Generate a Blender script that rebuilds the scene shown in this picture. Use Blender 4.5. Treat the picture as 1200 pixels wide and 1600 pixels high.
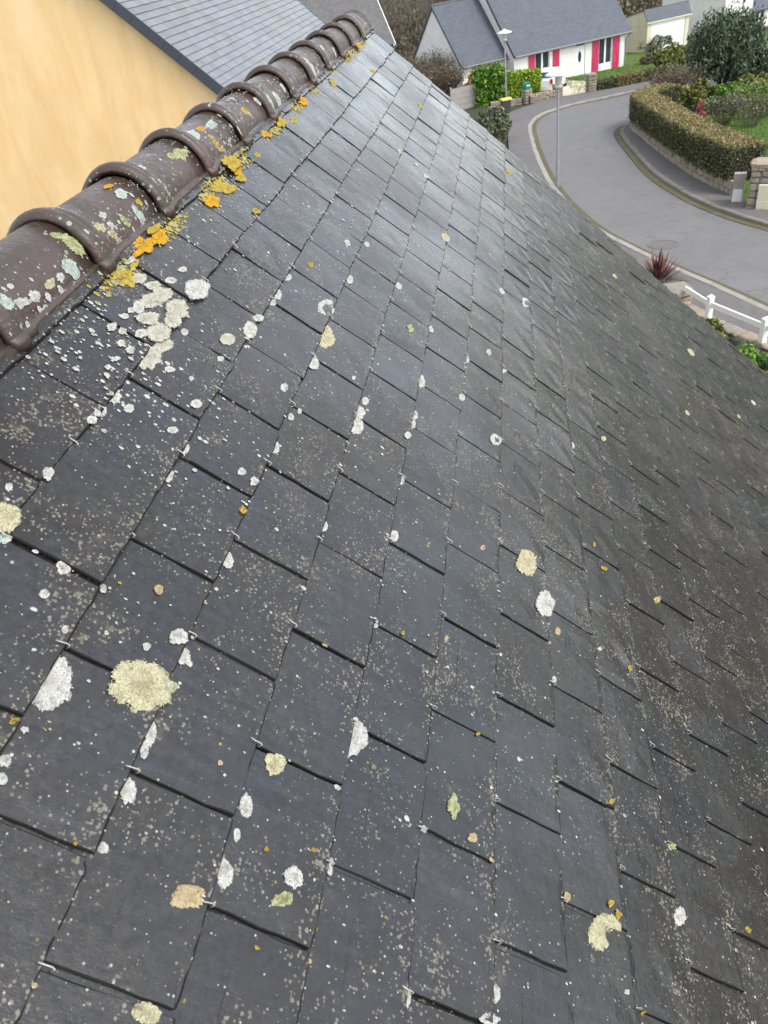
import bpy, math, random
import numpy as np
from mathutils import Vector, Matrix

for o in list(bpy.data.objects):
    bpy.data.objects.remove(o)
SC = bpy.context.scene
COL = SC.collection

# ------------------------------------------------------------------ camera
CAM_POS = (-0.26037, -0.79998, 0.46737)
CAM_R = ((0.1281998, -0.6198602, 0.7741693),      # rows: world axes; columns: image right, image down, view direction
         (-0.9829122, 0.0245577, 0.1824297),
         (-0.1320928, -0.7843279, -0.6061199))
cd = bpy.data.cameras.new('camera')
cam = bpy.data.objects.new('camera', cd)
COL.objects.link(cam)
m = Matrix([[CAM_R[i][0], -CAM_R[i][1], -CAM_R[i][2], CAM_POS[i]] for i in range(3)] + [[0, 0, 0, 1]])
cam.matrix_world = m
cd.sensor_fit = 'VERTICAL'
cd.sensor_height = 24.0
cd.sensor_width = 18.0
cd.lens = 1176.67 / 1600 * 24.0
cd.clip_start = 0.02
cd.clip_end = 2000
cd.dof.use_dof = True
cd.dof.focus_distance = 1.9
cd.dof.aperture_fstop = 7.5
SC.camera = cam

# ------------------------------------------------------------------ sky, sun, exposure
SUN_EL, SUN_ROT = math.radians(52), math.radians(205)
wd = bpy.data.worlds.new('World')
SC.world = wd
wd.use_nodes = True
nt = wd.node_tree
nt.nodes.clear()
sky = nt.nodes.new('ShaderNodeTexSky')
sky.sky_type = 'NISHITA'
sky.sun_disc = False
sky.sun_elevation = SUN_EL
sky.sun_rotation = SUN_ROT
sky.air_density = 1.0
sky.dust_density = 1.0
sky.ozone_density = 1.0
hs = nt.nodes.new('ShaderNodeHueSaturation')
hs.inputs['Saturation'].default_value = 0.36
bg = nt.nodes.new('ShaderNodeBackground')
bg.inputs['Strength'].default_value = 0.15
wo = nt.nodes.new('ShaderNodeOutputWorld')
nt.links.new(sky.outputs[0], hs.inputs['Color'])
nt.links.new(hs.outputs[0], bg.inputs['Color'])
nt.links.new(bg.outputs[0], wo.inputs['Surface'])

sd = bpy.data.lights.new('sun', 'SUN')
sd.energy = 1.1
sd.angle = math.radians(25)
sd.color = (1.0, 0.96, 0.9)
sun = bpy.data.objects.new('sun', sd)
COL.objects.link(sun)
# Nishita: rotation 0 = +Y, clockwise seen from above
sdir = Vector((math.sin(SUN_ROT) * math.cos(SUN_EL), math.cos(SUN_ROT) * math.cos(SUN_EL), math.sin(SUN_EL)))
sun.rotation_euler = sdir.to_track_quat('Z', 'Y').to_euler()

SC.view_settings.view_transform = 'Standard'
SC.view_settings.look = 'None'
SC.view_settings.gamma = 1
SC.view_settings.use_curve_mapping = False
SC.view_settings.exposure = 1.52
SC.render.engine = 'CYCLES'
SC.cycles.max_bounces = 6
SC.cycles.use_denoising = True

RNG = np.random.default_rng(7)
random.seed(7)

# ------------------------------------------------------------------ helpers
def tag(o, label=None, cat=None, group=None, kind=None):
    if label: o['label'] = label
    if cat: o['category'] = cat
    if group: o['group'] = group
    if kind: o['kind'] = kind
    return o

def empty(name, loc=(0, 0, 0), rz=0.0):
    o = bpy.data.objects.new(name, None)
    COL.objects.link(o)
    o.location = loc
    o.rotation_euler = (0, 0, rz)
    return o

def link(name, me, mat=None, parent=None, loc=None, rot=None, scale=None):
    o = bpy.data.objects.new(name, me)
    COL.objects.link(o)
    if mat is not None and len(me.materials) == 0:
        me.materials.append(mat)
    if parent is not None: o.parent = parent
    if loc is not None: o.location = loc
    if rot is not None: o.rotation_euler = rot
    if scale is not None: o.scale = scale
    return o

def smooth(me, on=True):
    me.polygons.foreach_set('use_smooth', np.full(len(me.polygons), on, dtype=bool))

class MB:
    """collects geometry of ONE part"""
    def __init__(self):
        self.v, self.f = [], []
    def poly(self, pts):
        n = len(self.v)
        self.v += [tuple(p) for p in pts]
        self.f.append(tuple(range(n, n + len(pts))))
    def add(self, vs, fs):
        n = len(self.v)
        self.v += [tuple(p) for p in vs]
        self.f += [tuple(i + n for i in f) for f in fs]
    def box(self, a, b, M=None):
        x0, y0, z0 = a; x1, y1, z1 = b
        vs = [(x0, y0, z0), (x1, y0, z0), (x1, y1, z0), (x0, y1, z0), (x0, y0, z1), (x1, y0, z1), (x1, y1, z1), (x0, y1, z1)]
        if M is not None: vs = [tuple(M @ Vector(p)) for p in vs]
        self.add(vs, [(3, 2, 1, 0), (4, 5, 6, 7), (0, 1, 5, 4), (1, 2, 6, 5), (2, 3, 7, 6), (3, 0, 4, 7)])
    def prism(self, poly, axis, a, b):
        """poly = 2D outline (counter clockwise), extruded along axis 'x'/'y'/'z' from a to b"""
        def P(p, t):
            return {'x': (t, p[0], p[1]), 'y': (p[0], t, p[1]), 'z': (p[0], p[1], t)}[axis]
        n = len(poly)
        vs = [P(p, a) for p in poly] + [P(p, b) for p in poly]
        fs = [tuple(range(n))[::-1], tuple(range(n, 2 * n))] + [(i, (i + 1) % n, n + (i + 1) % n, n + i) for i in range(n)]
        self.add(vs, fs)
    def tube(self, pts, r, sides=6, caps=True):
        pts = [Vector(p) for p in pts]
        rr = r if isinstance(r, (list, tuple)) else [r] * len(pts)
        n0 = len(self.v)
        for i, p in enumerate(pts):
            t = (pts[min(i + 1, len(pts) - 1)] - pts[max(i - 1, 0)]).normalized()
            a = t.cross(Vector((0, 0, 1)))
            if a.length < 0.05: a = t.cross(Vector((1, 0, 0)))
            a.normalize(); b = t.cross(a)
            for k in range(sides):
                w = 2 * math.pi * k / sides
                self.v.append(tuple(p + (a * math.cos(w) + b * math.sin(w)) * rr[i]))
        for i in range(len(pts) - 1):
            for k in range(sides):
                k2 = (k + 1) % sides
                self.f.append((n0 + i * sides + k, n0 + i * sides + k2, n0 + (i + 1) * sides + k2, n0 + (i + 1) * sides + k))
        if caps:
            self.f.append(tuple(n0 + k for k in range(sides))[::-1])
            self.f.append(tuple(n0 + (len(pts) - 1) * sides + k for k in range(sides)))
    def lathe(self, prof, sides=20, center=(0, 0, 0)):
        n0 = len(self.v); cx, cy, cz = center
        for r, z in prof:
            for k in range(sides):
                w = 2 * math.pi * k / sides
                self.v.append((cx + r * math.cos(w), cy + r * math.sin(w), cz + z))
        for i in range(len(prof) - 1):
            for k in range(sides):
                k2 = (k + 1) % sides
                self.f.append((n0 + i * sides + k, n0 + i * sides + k2, n0 + (i + 1) * sides + k2, n0 + (i + 1) * sides + k))
        self.f.append(tuple(n0 + k for k in range(sides))[::-1])
        self.f.append(tuple(n0 + (len(prof) - 1) * sides + k for k in range(sides)))
    def mesh(self, name, sm=False):
        me = bpy.data.meshes.new(name)
        me.from_pydata(self.v, [], self.f)
        me.update()
        if sm: smooth(me)
        return me
    def build(self, name, mat, parent=None, sm=False, **k):
        return link(name, self.mesh(name, sm), mat, parent, **k)

def quads_mesh(name, V):
    """V: (n,4,3) array of separate quads"""
    n = V.shape[0]
    me = bpy.data.meshes.new(name)
    me.vertices.add(n * 4)
    me.vertices.foreach_set('co', V.reshape(-1).astype(np.float32))
    me.loops.add(n * 4)
    me.loops.foreach_set('vertex_index', np.arange(n * 4, dtype=np.int32))
    me.polygons.add(n)
    me.polygons.foreach_set('loop_start', np.arange(0, n * 4, 4, dtype=np.int32))
    me.update(calc_edges=True)
    return me

def leaf_quads(P, size, aspect=1.8, up=0.3, rng=RNG):
    """randomly turned leaf-shaped (kite) quads at the points P"""
    n = len(P)
    d = rng.normal(size=(n, 3)); d[:, 2] += up
    d /= np.linalg.norm(d, axis=1)[:, None]
    a = np.cross(d, rng.normal(size=(n, 3))); a /= np.linalg.norm(a, axis=1)[:, None] + 1e-9
    s = (size * rng.uniform(0.6, 1.35, n))[:, None]
    L = d * s * aspect / 2; Wd = a * s / 2
    bend = np.cross(d, a) * s * 0.18
    return np.stack([P - L, P + Wd + bend, P + L, P - Wd + bend], 1)

def join_quads(*arrs):
    return np.concatenate(arrs, 0)

# ------------------------------------------------------------------ materials
class NT:
    def __init__(self, name):
        self.m = bpy.data.materials.new(name)
        self.m.use_nodes = True
        self.t = self.m.node_tree
        self.b = self.t.nodes['Principled BSDF']
        self.out = self.t.nodes['Material Output']
    def n(self, typ, props=None, **ins):
        x = self.t.nodes.new('ShaderNode' + typ)
        for k, v in (props or {}).items(): setattr(x, k, v)
        for k, v in ins.items(): self.set(x, k, v)
        return x
    def set(self, node, key, v):
        s = node.inputs[key] if not isinstance(key, int) else node.inputs[key]
        if isinstance(v, bpy.types.NodeSocket): self.t.links.new(v, s)
        elif isinstance(v, bpy.types.Node): self.t.links.new(v.outputs[0], s)
        else:
            if s.type == 'RGBA' and len(v) == 3: v = (*v, 1)
            s.default_value = v
    def noise(self, vec, scale, detail=3, rough=0.55, w=None, dist=0.0):
        x = self.n('TexNoise', {'noise_dimensions': '4D' if w is not None else '3D'}, Vector=vec, Scale=scale, Detail=detail, Roughness=rough, Distortion=dist)
        if w is not None: self.set(x, 'W', w)
        return x.outputs['Fac']
    def ramp(self, fac, stops, interp='LINEAR'):
        x = self.n('ValToRGB', Fac=fac)
        x.color_ramp.interpolation = interp
        els = x.color_ramp.elements
        while len(els) < len(stops): els.new(0.5)
        for e, (p, c) in zip(els, stops):
            e.position = p
            e.color = (c, c, c, 1) if isinstance(c, (int, float)) else (*c, 1)
        return x.outputs['Color']
    def mix(self, fac, a, b, mode='MIX'):
        x = self.n('Mix', {'data_type': 'RGBA', 'blend_type': mode})
        for i, v in ((0, fac), (6, a), (7, b)):
            s = x.inputs[i]
            if isinstance(v, bpy.types.NodeSocket): self.t.links.new(v, s)
            elif isinstance(v, (int, float)): s.default_value = v if s.type == 'VALUE' else (v, v, v, 1)
            else: s.default_value = (*v, 1)
        return x.outputs[2]
    def math(self, op, a, b=None, clamp=False):
        x = self.n('Math', {'operation': op, 'use_clamp': clamp})
        for i, v in ((0, a), (1, b)):
            if v is None: continue
            if isinstance(v, bpy.types.NodeSocket): self.t.links.new(v, x.inputs[i])
            else: x.inputs[i].default_value = v
        return x.outputs[0]
    def mapping(self, vec, scale=(1, 1, 1), rot=(0, 0, 0), loc=(0, 0, 0)):
        return self.n('Mapping', Vector=vec, Scale=scale, Rotation=rot, Location=loc).outputs[0]
    def pos(self):
        return self.n('NewGeometry').outputs['Position']
    def obj(self):
        return self.n('TexCoord').outputs['Object']
    def bump(self, h, strength=0.4, dist=0.01, prev=None):
        x = self.n('Bump', Height=h, Strength=strength, Distance=dist)
        if prev is not None: self.set(x, 'Normal', prev)
        return x.outputs[0]
    def fin(self, color, rough=0.6, normal=None, spec=None, metal=None):
        self.set(self.b, 'Base Color', color)
        self.set(self.b, 'Roughness', rough)
        if normal is not None: self.set(self.b, 'Normal', normal)
        if spec is not None: self.set(self.b, 'Specular IOR Level', spec)
        if metal is not None: self.set(self.b, 'Metallic', metal)
        return self.m

def plain(name, c, rough=0.6, var=0.15, scale=6.0, bump=0.15, dist=0.004, metal=None, spec=None):
    """solid colour with grain and slight wear"""
    t = NT(name); p = t.pos()
    n = t.noise(p, scale, 5)
    f = t.noise(p, scale * 14, 3)
    lo = tuple(x * (1 - var) for x in c); hi = tuple(min(1, x * (1 + var)) for x in c)
    col = t.mix(n, lo, hi)
    col = t.mix(t.math('MULTIPLY', f, 0.25), col, tuple(x * 0.75 for x in c))
    return t.fin(col, rough, t.bump(f, bump, dist), spec, metal)

def leafmat(name, cols, rough=0.55):
    """leaf colour chosen per leaf, drifting over the plant"""
    t = NT(name)
    g = t.n('NewGeometry')
    n = t.noise(g.outputs['Position'], 1.7, 2)
    k = t.math('ADD', t.math('MULTIPLY', g.outputs['Random Per Island'], 0.65), t.math('MULTIPLY', n, 0.35))
    stops = [(0.12 + 0.76 * i / (len(cols) - 1), c) for i, c in enumerate(cols)]
    return t.fin(t.ramp(k, stops), rough, spec=0.35)

def slate_material():
    t = NT('wet_slate')
    oi = t.n('ObjectInfo').outputs['Random']
    tone = t.n('Attribute', {'attribute_name': 'tone'}).outputs['Fac']
    rnd = t.math('FRACT', t.math('ADD', oi, tone))
    P = t.pos(); O = t.obj()
    off = t.n('CombineXYZ', X=t.math('MULTIPLY', rnd, 37.0), Y=t.math('MULTIPLY', rnd, 91.0), Z=0.0).outputs[0]
    Q = t.n('VectorMath', {'operation': 'ADD'}); t.set(Q, 0, O); t.set(Q, 1, off); Q = Q.outputs[0]
    grain = t.noise(t.mapping(Q, (75, 9, 75), (0, 0, 0.12)), 1.0, 6, 0.66, dist=0.4)      # riven grain running down the slope
    blot = t.noise(Q, 13, 6, 0.66)
    fine = t.noise(Q, 330, 4, 0.7)
    mid = t.noise(Q, 70, 5, 0.65)
    big = t.noise(P, 1.1, 4, 0.6)
    base = t.mix(t.ramp(grain, [(0.3, 0.0), (0.72, 1.0)]), (0.0072, 0.0082, 0.0100), (0.0230, 0.0256, 0.0292))
    tint = t.ramp(rnd, [(0.0, (0.55, 0.58, 0.64)), (0.22, (0.95, 0.97, 1.0)), (0.42, (1.25, 1.22, 1.15)), (0.58, (0.72, 0.75, 0.77)), (0.8, (1.25, 1.28, 1.36)), (1.0, (0.85, 0.74, 0.68))])
    base = t.mix(1.0, base, tint, 'MULTIPLY')
    base = t.mix(1.0, base, t.ramp(t.math('ADD', t.math('MULTIPLY', fine, 0.5), t.math('MULTIPLY', mid, 0.5)), [(0.36, 0.45), (0.5, 0.95), (0.64, 1.6)]), 'MULTIPLY')
    base = t.mix(t.ramp(blot, [(0.44, 0.0), (0.66, 0.75)]), base, (0.0125, 0.0115, 0.011))
    # brown algal film and black damp stains, patchy over the roof
    film = t.math('MULTIPLY', t.ramp(big, [(0.42, 0.0), (0.62, 1.0)]), t.ramp(mid, [(0.35, 0.15), (0.7, 1.0)]))
    base = t.mix(t.math('MULTIPLY', film, 0.7), base, (0.046, 0.036, 0.024))
    dv = t.n('VectorMath', {'operation': 'DISTANCE'}); t.set(dv, 0, P); t.set(dv, 1, (1.45, -1.32, -1.25))
    damp = t.ramp(dv.outputs['Value'], [(0.25, 0.16), (1.1, 0.0)])          # the big damp stain low on the right
    st = t.ramp(t.math('ADD', t.noise(P, 2.6, 6, 0.72, dist=0.6), damp), [(0.52, 0.0), (0.64, 0.85)])
    base = t.mix(st, base, (0.011, 0.0085, 0.007))
    # grime gathers towards each lower edge
    sy = t.n('SeparateXYZ', Vector=O).outputs[1]
    fr = t.math('FRACT', t.math('ADD', t.math('DIVIDE', sy, 0.14666), 40.0))
    near = t.math('SUBTRACT', 1.0, t.math('MULTIPLY', fr, 3.2), True)
    gr = t.math('MULTIPLY', near, t.ramp(mid, [(0.42, 0.0), (0.6, 1.0)]))
    base = t.mix(t.math('MULTIPLY', gr, 0.6), base, (0.012, 0.0105, 0.009))
    # thin tan crust flecks
    dens = t.noise(P, 9, 4, 0.6)
    dens = t.math('ADD', dens, t.math('MULTIPLY', t.math('SUBTRACT', 1.0, t.math('MULTIPLY', fr, 4.5), True), 0.13))
    vo = t.n('TexVoronoi', {'feature': 'F1'}, Vector=P, Scale=230.0, Randomness=1.0)
    sel = t.n('SeparateColor', Color=vo.outputs['Color'])
    size = t.math('MULTIPLY', t.math('SUBTRACT', sel.outputs[0], t.math('SUBTRACT', 1.22, t.math('MULTIPLY', t.ramp(dens, [(0.34, 0.25), (0.66, 1.0)]), 0.76))), 1.6)
    fleck = t.math('GREATER_THAN', size, vo.outputs['Distance'])
    fcol = t.mix(sel.outputs[1], (0.105, 0.083, 0.05), (0.17, 0.16, 0.13))
    base = t.mix(t.math('MULTIPLY', fleck, 0.8), base, fcol)
    smear = t.math('MULTIPLY', t.ramp(t.noise(P, 30, 6, 0.72), [(0.58, 0.0), (0.70, 0.7)]), t.ramp(dens, [(0.46, 0.0), (0.68, 1.0)]))
    base = t.mix(smear, base, (0.10, 0.082, 0.055))
    # fine pale specks everywhere
    fl = []
    for sc, th, k, c in ((150.0, 0.83, 1.5, (0.25, 0.25, 0.225)), (78.0, 0.93, 2.6, (0.32, 0.315, 0.29))):
        vw = t.n('TexVoronoi', {'feature': 'F1'}, Vector=P, Scale=sc, Randomness=1.0)
        sw = t.n('SeparateColor', Color=vw.outputs['Color'])
        wf = t.math('GREATER_THAN', t.math('MULTIPLY', t.math('SUBTRACT', sw.outputs[0], th), k), vw.outputs['Distance'])
        base = t.mix(wf, base, c); fl.append(wf)
    wet = t.ramp(t.noise(P, 2.3, 5, 0.65), [(0.38, 0.0), (0.62, 1.0)])
    rough = t.math('ADD', t.math('ADD', 0.14, t.math('MULTIPLY', wet, 0.10)), t.math('MULTIPLY', mid, 0.14))
    rough = t.math('ADD', rough, t.math('MULTIPLY', t.math('MAXIMUM', fleck, t.math('MAXIMUM', fl[0], fl[1])), 0.4), True)
    h = t.math('ADD', t.math('MULTIPLY', grain, 0.9), t.math('MULTIPLY', mid, 0.8))
    nrm = t.bump(h, 0.45, 0.0014)
    nrm = t.bump(fine, 0.7, 0.0006, nrm)
    nrm = t.bump(blot, 0.45, 0.006, nrm)
    t.set(t.b, 'Coat Weight', t.math('SUBTRACT', 0.54, t.math('MULTIPLY', wet, 0.38)))
    t.set(t.b, 'Coat Roughness', 0.11)
    t.set(t.b, 'Coat IOR', 1.4)
    t.set(t.b, 'Coat Normal', t.bump(h, 0.3, 0.0008))
    return t.fin(base, rough, nrm, 0.36)

def lichen_material(name, a, b, c, scale=420, cut=0.86):
    """crust: granular, paler towards the rim, broken up along its edge (attribute rim: 0 centre, 1 edge)"""
    t = NT(name); p = t.pos()
    rim = t.n('Attribute', {'attribute_name': 'rim'}).outputs['Fac']
    n1 = t.noise(p, scale, 4, 0.7); n2 = t.noise(p, scale * 2.1, 3, 0.7); g = t.noise(p, 95, 5, 0.65)
    n = t.math('ADD', t.math('MULTIPLY', n1, 0.6), t.math('MULTIPLY', n2, 0.4))
    col = t.ramp(n, [(0.40, c), (0.48, a), (0.59, b)])
    col = t.mix(t.ramp(g, [(0.48, 0.0), (0.70, 0.7)]), col, tuple(x * 0.8 for x in c))
    inner = t.math('MULTIPLY', t.ramp(rim, [(0.0, 0.9), (0.01, 0.9), (0.55, 0.0)]), t.ramp(n1, [(0.4, 0.0), (0.6, 0.8)]))
    hasrim = t.math('GREATER_THAN', rim, 0.0001)
    col = t.mix(t.math('MULTIPLY', inner, hasrim), col, tuple(x * 1.3 for x in c))
    t.fin(col, 0.92, t.bump(t.math('ADD', n, g), 0.9, 0.002), 0.12)
    e = t.math('ADD', t.math('MULTIPLY', t.math('ADD', t.math('MULTIPLY', n1, 0.5), t.math('MULTIPLY', g, 0.5)), 1.5), t.math('MULTIPLY', t.math('SUBTRACT', 1.0, rim), 1.6))
    t.set(t.b, 'Alpha', t.math('GREATER_THAN', e, cut))
    return t.m

def tile_material():
    t = NT('brown_glazed_clay')
    p = t.pos(); rnd = t.n('ObjectInfo').outputs['Random']
    n = t.noise(p, 7, 4); f = t.noise(p, 160, 4, 0.65); s = t.noise(t.mapping(p, (6, 60, 60)), 1.0, 4)
    col = t.mix(n, (0.044, 0.021, 0.0145), (0.074, 0.040, 0.029))
    col = t.mix(t.math('MULTIPLY', s, 0.5), col, (0.052, 0.038, 0.032))
    col = t.mix(t.math('MULTIPLY', rnd, 0.35), col, (0.036, 0.028, 0.023))
    # dirt and algae gathers with age: noise patches
    al = t.ramp(t.noise(p, 16, 5, 0.65), [(0.47, 0.0), (0.66, 0.8)])
    col = t.mix(al, col, (0.034, 0.031, 0.02))
    vo = t.n('TexVoronoi', {'feature': 'F1'}, Vector=p, Scale=105.0)
    se = t.n('SeparateColor', Color=vo.outputs['Color'])
    dens = t.noise(p, 8, 3)
    fl = t.math('GREATER_THAN', t.math('MULTIPLY', t.math('SUBTRACT', se.outputs[0], t.math('SUBTRACT', 1.16, t.math('MULTIPLY', dens, 0.80))), 1.6), vo.outputs['Distance'])
    col = t.mix(fl, col, t.mix(se.outputs[1], (0.24, 0.245, 0.215), (0.16, 0.175, 0.12)))
    rough = t.math('ADD', t.math('ADD', 0.20, t.math('MULTIPLY', f, 0.25)), t.math('MULTIPLY', t.math('MAXIMUM', fl, al), 0.4), True)
    nrm = t.bump(f, 0.55, 0.0014)
    nrm = t.bump(t.noise(p, 38, 5, 0.65), 0.8, 0.0045, nrm)
    return t.fin(col, rough, t.bump(fl, 0.5, 0.0015, nrm), 0.5)

def render_wall_material(name, c, streak, amt=0.5, horiz=None):
    """painted render, rain streaks run down it"""
    t = NT(name); p = t.pos()
    f = t.noise(p, 85, 5, 0.7); n = t.noise(p, 1.3, 5, 0.6)
    st = t.noise(t.mapping(p, (2.2, 2.2, 0.45)), 1.0, 7, 0.68, dist=1.2)
    fs = t.noise(t.mapping(p, (16, 16, 0.9)), 1.0, 4, 0.6)
    col = t.mix(n, tuple(x * 0.9 for x in c), tuple(min(1, x * 1.06) for x in c))
    col = t.mix(t.ramp(t.noise(p, 0.9, 6, 0.7, dist=0.8), [(0.48, 0.0), (0.68, 0.5)]), col, (min(1, c[0] * 1.06), min(1, c[1] * 1.15), min(1, c[2] * 1.45)))
    k = t.math('MULTIPLY', t.ramp(st, [(0.42, 0.0), (0.72, 1.0)]), t.math('ADD', 0.45, t.math('MULTIPLY', fs, 0.8)), True)
    col = t.mix(t.math('MULTIPLY', k, amt), col, streak)
    col = t.mix(t.math('MULTIPLY', t.ramp(f, [(0.36, 1.0), (0.54, 0.0)]), 0.34), col, tuple(x * 0.6 for x in c))
    return t.fin(col, 0.85, t.bump(f, 0.5, 0.004), 0.2)

def far_slate_material(name, c1, c2, course=0.12, width=0.22):
    """slate roof too far away to tell the slates apart: courses as relief and tone, laid in the roof part's own frame"""
    t = NT(name); o = t.obj()
    br = t.n('TexBrick', {'offset': 0.5, 'squash': 1.0}, Vector=o, Color1=c1, Color2=c2, Mortar=tuple(x * 0.28 for x in c1), Scale=1.0)
    br.inputs['Mortar Size'].default_value = 0.011
    br.inputs['Mortar Smooth'].default_value = 0.3
    br.inputs['Brick Width'].default_value = width
    br.inputs['Row Height'].default_value = course
    n = t.noise(o, 1.2, 5, 0.65); f = t.noise(o, 9, 4, 0.6)
    col = t.mix(t.math('MULTIPLY', n, 0.55), br.outputs['Color'], tuple(x * 1.5 for x in c2))
    col = t.mix(t.ramp(f, [(0.45, 0.0), (0.75, 0.4)]), col, tuple(x * 0.6 for x in c1))
    return t.fin(col, 0.6, t.bump(br.outputs['Fac'], -0.5, 0.01), 0.4)

def asphalt_material(name, c, patch):
    t = NT(name); p = t.pos()
    a = t.noise(p, 0.35, 5, 0.6); b = t.noise(p, 55, 4, 0.7); d = t.noise(p, 2.2, 6, 0.7)
    col = t.mix(a, tuple(x * 0.75 for x in c), tuple(x * 1.2 for x in c))
    col = t.mix(t.ramp(d, [(0.48, 0.0), (0.7, 0.8)]), col, patch)
    w = t.n('VectorMath', {'operation': 'ADD'}); t.set(w, 0, p)
    wn = t.n('TexNoise', Vector=p, Scale=1.3, Detail=5.0); t.set(w, 1, wn.outputs['Color'])
    cr = t.n('TexVoronoi', {'feature': 'DISTANCE_TO_EDGE'}, Vector=w.outputs[0], Scale=0.42)
    crack = t.math('MULTIPLY', t.ramp(cr.outputs['Distance'], [(0.0, 1.0), (0.012, 0.0)]), t.ramp(a, [(0.45, 0.0), (0.6, 0.7)]))
    col = t.mix(crack, col, tuple(x * 0.45 for x in c))
    col = t.mix(t.math('MULTIPLY', b, 0.4), col, tuple(x * 0.55 for x in c))
    return t.fin(col, 0.8, t.bump(b, 0.5, 0.01), 0.3)

def grass_material():
    t = NT('grass_ground'); p = t.pos()
    a = t.noise(p, 0.6, 5, 0.65); b = t.noise(p, 14, 5, 0.75); c = t.noise(p, 70, 3, 0.7)
    col = t.ramp(a, [(0.3, (0.050, 0.056, 0.030)), (0.52, (0.072, 0.074, 0.045)), (0.75, (0.10, 0.088, 0.062))])
    col = t.mix(t.math('MULTIPLY', b, 0.6), col, (0.035, 0.038, 0.018))
    return t.fin(col, 0.9, t.bump(t.math('ADD', b, c), 0.9, 0.05), 0.2)

M = {}
M['slate'] = slate_material()
M['tile'] = tile_material()
def edge_material():
    t = NT('dressed_and_shaded_slate_edge'); p = t.pos()
    f = t.noise(p, 300, 4, 0.7); g = t.noise(p, 40, 4, 0.6)
    col = t.mix(f, (0.006, 0.006, 0.006), (0.020, 0.019, 0.017))
    col = t.mix(t.ramp(g, [(0.62, 0.0), (0.72, 0.8)]), col, (0.12, 0.105, 0.07))
    return t.fin(col, 0.85, t.bump(f, 0.8, 0.002), 0.15)
M['slate_edge'] = edge_material()  # dressed edges of the near slates; painted edge shade on the yellow house roof
M['deck'] = plain('roof_batten_felt', (0.012, 0.011, 0.011), 0.9)
M['hook'] = plain('stainless_hook_wire', (0.40, 0.385, 0.355), 0.4, 0.25, 60, metal=0.6)
M['mortar'] = plain('mossy_mortar', (0.055, 0.05, 0.042), 0.95, 0.5, 40, 0.9, 0.01)
M['l_w'] = lichen_material('white_crust_lichen', (0.35, 0.345, 0.315), (0.50, 0.49, 0.45), (0.13, 0.125, 0.11))
M['l_c'] = lichen_material('cream_crust_lichen', (0.32, 0.30, 0.185), (0.46, 0.435, 0.29), (0.12, 0.105, 0.06))
M['l_b'] = lichen_material('broken_grey_crust', (0.33, 0.32, 0.255), (0.47, 0.455, 0.38), (0.12, 0.11, 0.08), 420, 1.22)
M['l_t'] = lichen_material('tan_crust_lichen', (0.31, 0.25, 0.14), (0.42, 0.35, 0.21), (0.14, 0.10, 0.055))
M['l_y'] = lichen_material('yellow_lichen', (0.31, 0.225, 0.032), (0.42, 0.32, 0.065), (0.10, 0.08, 0.025))
M['l_o'] = lichen_material('orange_lichen', (0.42, 0.21, 0.014), (0.50, 0.31, 0.03), (0.14, 0.075, 0.015))
M['l_m'] = lichen_material('lime_lichen', (0.27, 0.28, 0.13), (0.42, 0.43, 0.27), (0.08, 0.075, 0.03))
M['l_g'] = lichen_material('mint_grey_lichen', (0.28, 0.335, 0.30), (0.42, 0.47, 0.42), (0.13, 0.155, 0.13))
M['yellow_render'] = render_wall_material('yellow_render', (0.79, 0.55, 0.27), (0.62, 0.37, 0.145), 0.62)
M['white_render'] = render_wall_material('white_render', (0.70, 0.675, 0.61), (0.48, 0.45, 0.38), 0.3)
M['cream_render'] = render_wall_material('cream_panel', (0.56, 0.51, 0.36), (0.5, 0.45, 0.3), 0.25)
M['verge_slate'] = plain('anthracite_verge_slate', (0.040, 0.044, 0.054), 0.5, 0.2, 3)
M['neat_slate'] = None
M['white_paint'] = plain('white_paint', (0.74, 0.74, 0.735), 0.4, 0.05, 4, 0.1)
M['pink'] = plain('raspberry_shutter_paint', (0.46, 0.022, 0.085), 0.45, 0.12, 5)
M['red_door'] = plain('red_garage_paint', (0.33, 0.04, 0.02), 0.5)
M['glass'] = plain('dark_window_glass', (0.035, 0.045, 0.05), 0.08, 0.3, 2, 0.0)
M['zinc'] = plain('grey_zinc', (0.16, 0.165, 0.17), 0.45, 0.2, 8)
M['galv'] = plain('galvanised_steel', (0.30, 0.31, 0.33), 0.45, 0.2, 10, metal=0.3)
M['far_slate'] = far_slate_material('far_slate_roof', (0.042, 0.050, 0.063), (0.068, 0.078, 0.095), 0.125, 0.24)
M['brown_slate'] = far_slate_material('old_brown_slate', (0.045, 0.043, 0.044), (0.090, 0.086, 0.083), 0.24, 0.24)
M['road'] = asphalt_material('worn_asphalt', (0.158, 0.153, 0.149), (0.118, 0.114, 0.110))
M['pavement'] = asphalt_material('pavement_asphalt', (0.142, 0.131, 0.124), (0.085, 0.078, 0.07))
M['kerb'] = plain('concrete_kerb', (0.26, 0.24, 0.21), 0.85, 0.5, 2.2, 0.5, 0.02)
M['kerb_dark'] = plain('mossy_dark_kerb', (0.17, 0.155, 0.13), 0.9, 0.45, 3, 0.5, 0.02)
def moss_material():
    t = NT('gutter_moss'); p = t.pos()
    a = t.noise(p, 2.4, 6, 0.7); b = t.noise(p, 22, 5, 0.7)
    col = t.ramp(a, [(0.34, (0.15, 0.14, 0.125)), (0.5, (0.115, 0.105, 0.055)), (0.66, (0.12, 0.115, 0.04))])
    col = t.mix(t.math('MULTIPLY', b, 0.6), col, (0.085, 0.075, 0.04))
    return t.fin(col, 0.95, t.bump(b, 0.9, 0.04), 0.2)
M['moss'] = moss_material()
M['grass'] = grass_material()
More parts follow.
